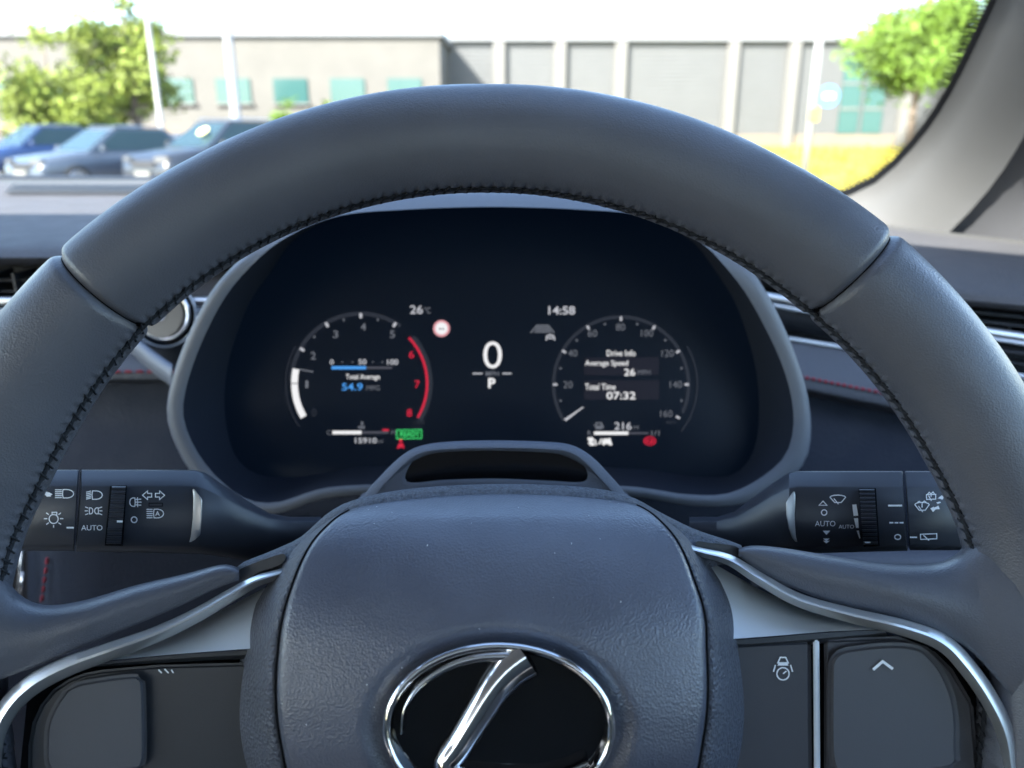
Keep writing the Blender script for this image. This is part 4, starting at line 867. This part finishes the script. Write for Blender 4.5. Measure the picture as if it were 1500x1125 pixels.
# --- satin upper panels (tilted up to the sky)
def quadstrip(name, top, bot, zt, zb, m, n=24, drop=.006):
    a, b_ = cr(top, n), cr(bot, n); rws = [[WF.pt(p.x, p.y, zt - drop) for p in a], [WF.pt(p.x, p.y, zt) for p in a], [WF.pt((p.x + q.x) / 2, (p.y + q.y) / 2, (zt + zb) / 2 + .001) for p, q in zip(a, b_)], [WF.pt(q.x, q.y, zb) for q in b_], [WF.pt(q.x, q.y, zb - drop) for q in b_]]
    V, Fc = grid(rws); return sharp(mesh(name, V, Fc, m, SW), 40)
quadstrip('satin_panel', [(455, 826), (405, 852), (340, 886), (265, 924), (150, 966)], [(455, 945), (405, 948), (340, 952), (260, 958), (150, 968)], -.015, .003, M['satin'])
quadstrip('satin_panel', [(990, 800), (1035, 820), (1085, 848), (1140, 876), (1215, 900), (1292, 918)], [(990, 940), (1035, 938), (1085, 935), (1140, 931), (1215, 925), (1294, 922)], -.015, .003, M['satin'])
quadstrip('panel_lip', [(455, 947), (340, 954), (255, 960), (140, 971)], [(455, 962), (340, 966), (255, 970), (120, 978)], .0005, -.001, M['plast'])
quadstrip('panel_lip', [(990, 942), (1100, 936), (1210, 927), (1296, 923)], [(990, 952), (1100, 950), (1210, 942), (1300, 931)], .0005, -.001, M['plast'])
quadstrip('button_base', [(455, 955), (340, 962), (200, 968), (90, 985), (40, 1020)], [(455, 1220), (340, 1220), (200, 1220), (90, 1220), (20, 1220)], -.004, -.003, M['gap'])
quadstrip('button_base', [(990, 945), (1100, 942), (1210, 936), (1320, 932), (1400, 972), (1440, 1030)], [(990, 1220), (1100, 1220), (1210, 1220), (1320, 1220), (1420, 1220), (1480, 1220)], -.004, -.003, M['gap'])
def plate(name, pts, z, m, h=.004, bev=.0012, sharpc=True):
    c = [Vector(p) for p in pts]; mb = MB(); n = len(c); V = [WF.pt(p.x, p.y, z - h) for p in c] + [WF.pt(p.x, p.y, z) for p in c]
    mb.add(V, [list(range(n)), list(range(n, 2 * n))] + [[i, (i + 1) % n, n + (i + 1) % n, n + i] for i in range(n)]); return mb.build(name, m, SW, bevel=bev, seg=3)
plate('button_plate', [(1040, 945), (1188, 938), (1190, 1200), (1040, 1200)], .001, M['plate'])
plate('divider', [(1191, 938), (1200, 937), (1202, 1200), (1193, 1200)], .0015, M['satin'], bev=.0005)
plate('button_plate', [(1207, 936), (1315, 932), (1365, 950), (1395, 980), (1425, 1030), (1440, 1200), (1207, 1200)], .001, M['plate'])
rc_ = [(1213, 985), (1216, 965), (1226, 953), (1245, 947), (1300, 941), (1345, 945), (1368, 962), (1385, 985), (1402, 1030), (1405, 1090), (1390, 1130), (1240, 1135), (1220, 1125), (1213, 1100)]
plate('rocker_button', cr(rc_, 56, True), .0045, M['button'], bev=.0018)
poly_mesh(ribbon([(1279, 981), (1293, 969), (1308, 980)], 4), WF, .0052, 'chevron', M['print'], SW)
SWC = Crop(1130, 670, 4.5455)
def SI(st, wd, fills=(), z=.0015): return icon(WF, z, Crop(0, 0, 1), st, wd, M['print'], SW, fills, 'button_symbol')
SI([[(1136, 974), (1133, 984)], [(1158, 974), (1161, 984)], arc(1147, 987, 9, 0, 360, 20), [(1147, 987), (1152, 983)], [(1139, 972), (1143, 963), (1151, 963), (1155, 972)]], 2.0, [[(1139, 975), (1141, 970), (1153, 970), (1155, 975)]])
plate('button_plate', [(150, 981), (230, 974), (455, 968), (455, 1200), (40, 1200), (42, 1090), (48, 1058), (60, 1032), (78, 1010), (100, 995), (124, 986)], .001, M['plast'])
plate('rocker_button', cr([(92, 1012), (108, 1001), (130, 995), (190, 987), (206, 990), (213, 1004), (215, 1100), (211, 1122), (196, 1131), (90, 1134), (70, 1128), (64, 1108), (68, 1055)], 56, True), .0045, M['button'], bev=.0018)
SI([[(232, 981), (237, 986)], [(241, 980), (247, 986)], [(251, 981), (254, 986)]], 2.0)

# --- hub (airbag cover)
Lh = [(532, 741), (508, 748), (476, 766), (432, 803), (388, 862), (354, 928), (338, 990), (333, 1060), (343, 1125), (372, 1190), (430, 1260), (520, 1310)]
Rh = [(912, 735), (938, 741), (970, 758), (1013, 794), (1053, 848), (1087, 910), (1104, 990), (1108, 1060), (1098, 1125), (1070, 1190), (1012, 1260), (925, 1310)]
NV = 90; lc, rc2 = cr(Lh, NV), cr(Rh, NV)
us = sorted(set([round(-1 + 2 * i / 72, 5) for i in range(73)]))
def hub_uc(v): return interp([(0, .995), (.06, .975), (.14, .94), (.25, .89), (.4, .835), (.6, .80), (1, .8)], v)
HT = ([(720, -.014), (726, -.0095), (735, -.0045), (745, .000), (762, .006), (800, .0135), (850, .0195), (900, .0235), (960, .026), (1060, .0275), (1150, .024), (1300, .005)])
HTC = [None]
def hub_top(py):
    if HTC[0] is None:
        HTC[0] = [(p.x, p.y / 1e4) for p in cr([(x, y * 1e4) for x, y in HT], 300)]
    return interp(HTC[0], py)
def hub_row(v, i, u):
    a, b_ = lc[i], rc2[i]; x = lerp(a.x, b_.x, (u + 1) / 2); y = lerp(a.y, b_.y, (u + 1) / 2)
    y -= (1 - u * u) * interp([(0, 14), (.1, 9), (.25, 0), (.75, 0), (1, -30)], v)
    y += 3 * u * 0
    uc = hub_uc(v); au = abs(u); pad = hub_top(y) - .005 * (au / uc) ** 2.2
    if au <= uc: z = pad
    else:
        f = (au - uc) / max(1e-4, 1 - uc); edge = min(pad - .002, -.012 + .004 * v); z = lerp(hub_top(y) - .0062, edge, f ** 1.5)
    z -= .0017 * math.exp(-((au - uc) / .013) ** 2) * sm(v / .05)
    ex, ey = (x - 731) / 190, (y - 1068) / 143; e = math.hypot(ex, ey); z -= .0030 * sm((1.06 - e) / .14)
    return WF.pt(x, y, z)
def hub_us(v):
    uc = hub_uc(v); inner = [lerp(-uc + .03, uc - .03, i / 60) for i in range(61)]; fl = [-1 + (1 - uc) * k_ for k_ in (0, .15, .35, .6, .8)]; cz = [-uc + d for d in (-.012, -.006, 0, .006, .012, .02)]
    return fl + cz + inner + [-c for c in reversed(cz)] + [-c for c in reversed(fl)]
def fixu(l):                                  # keep order
    out = []; 
    for x in l: out.append(max(x, out[-1] + 1e-5) if out else x)
    return out
rws = []
for i in range(NV):
    v = i / (NV - 1); rws.append([hub_row(v, i, u) for u in fixu(hub_us(v))])
hubrows = rws; skirt = [p + Vector((0, -.001, -.012)) for p in rws[0]]
allr = [skirt] + rws; V, Fc = grid(allr); nn_ = len(rws[0]); me_flank = [];
# split: centre pad and the two flanks
def cols(lo, hi): return grid([r_[lo:hi] for r_ in allr])
mesh('hub_pad', *cols(8, nn_ - 8), M['hub'], SW)
mesh('hub_flank', *cols(0, 9), M['hubside'], SW); mesh('hub_flank', *cols(nn_ - 9, nn_), M['hubside'], SW)
for ix in (7, nn_ - 8):                     # dark lines laid in the creases beside the pad, as painted shade
    MB().tube([r_[ix] + Vector((0, 0, .0001)) for r_ in hubrows[3:]], .00042, 6).build('seam', M['gap'], SW, smooth=True)
# --- emblem
em = WF; EX, EY, EA, EB, EZ = 731, 1068, 172, 128, .0285
mb = [WF.pt(EX + EA * .98 * math.cos(a), EY - EB * .98 * math.sin(a), EZ - .0035) for a in [2 * math.pi * i / 72 for i in range(72)]]
emb = mesh('emblem', mb + [WF.pt(EX, EY, EZ - .0030)], [[i, (i + 1) % 72, 72] for i in range(72)], M['black'], SW)
def eribbon(path, wd, name, closed=False, z=EZ):
    n = 80 if closed else 40; c = cr(path, n, closed); rws = []
    for i, p in enumerate(c):
        t = (c[(i + 1) % n if closed else min(i + 1, n - 1)] - c[i - 1 if (closed or i) else 0]).normalized(); q = Vector((-t.y, t.x)); f = i / (n - 1); w_ = (interp(wd, f) if isinstance(wd, list) else wd) / 2
        rws.append([WF.pt(p.x + q.x * w_ * k_, p.y + q.y * w_ * k_, z + dz) for k_, dz in ((1, -.0035), (.95, -.0010), (.6, .0003), (0, .0006), (-.6, .0003), (-.95, -.0010), (-1, -.0035))])
    if closed: rws.append(rws[0])
    V, Fc = grid(rws); return mesh(name, V, Fc, M['bright'], emb)
eribbon([(EX + (EA - 7) * math.cos(R(a)), EY - (EB - 7) * math.sin(R(a))) for a in range(0, 360, 15)], 14, 'oval_ring', True)
eribbon([(772, 966), (750, 982), (725, 1010), (700, 1050), (672, 1095), (652, 1125), (668, 1140), (740, 1146), (810, 1140), (862, 1118)], [(0, 58), (.15, 46), (.35, 40), (.55, 36), (.7, 26), (1, 8)], 'letter_stroke', z=EZ + .0006)
eribbon([(745, 962), (700, 964), (655, 978), (615, 1005), (592, 1040), (588, 1075)], [(0, 18), (.5, 11), (1, 3)], 'inner_arc', z=EZ - .0002)

# --- specks of dust lying on the hub and spokes
dm = MB(); rd = random.Random(3)
for i in range(26):
    r_ = hubrows[rd.randrange(2, 60)] if i < 20 else hubrows[rd.randrange(2, 12)]; p = r_[rd.randrange(14, len(r_) - 14)]; q = .00009 + .00011 * rd.random() ** 3
    dm.box(p + Vector((0, .0001, .0003)), (q * 2, q * 1.5, q), Euler((0, 0, rd.random() * 3)).to_matrix())
o = dm.build('dust', M['print'], SW); o['kind'] = 'stuff'
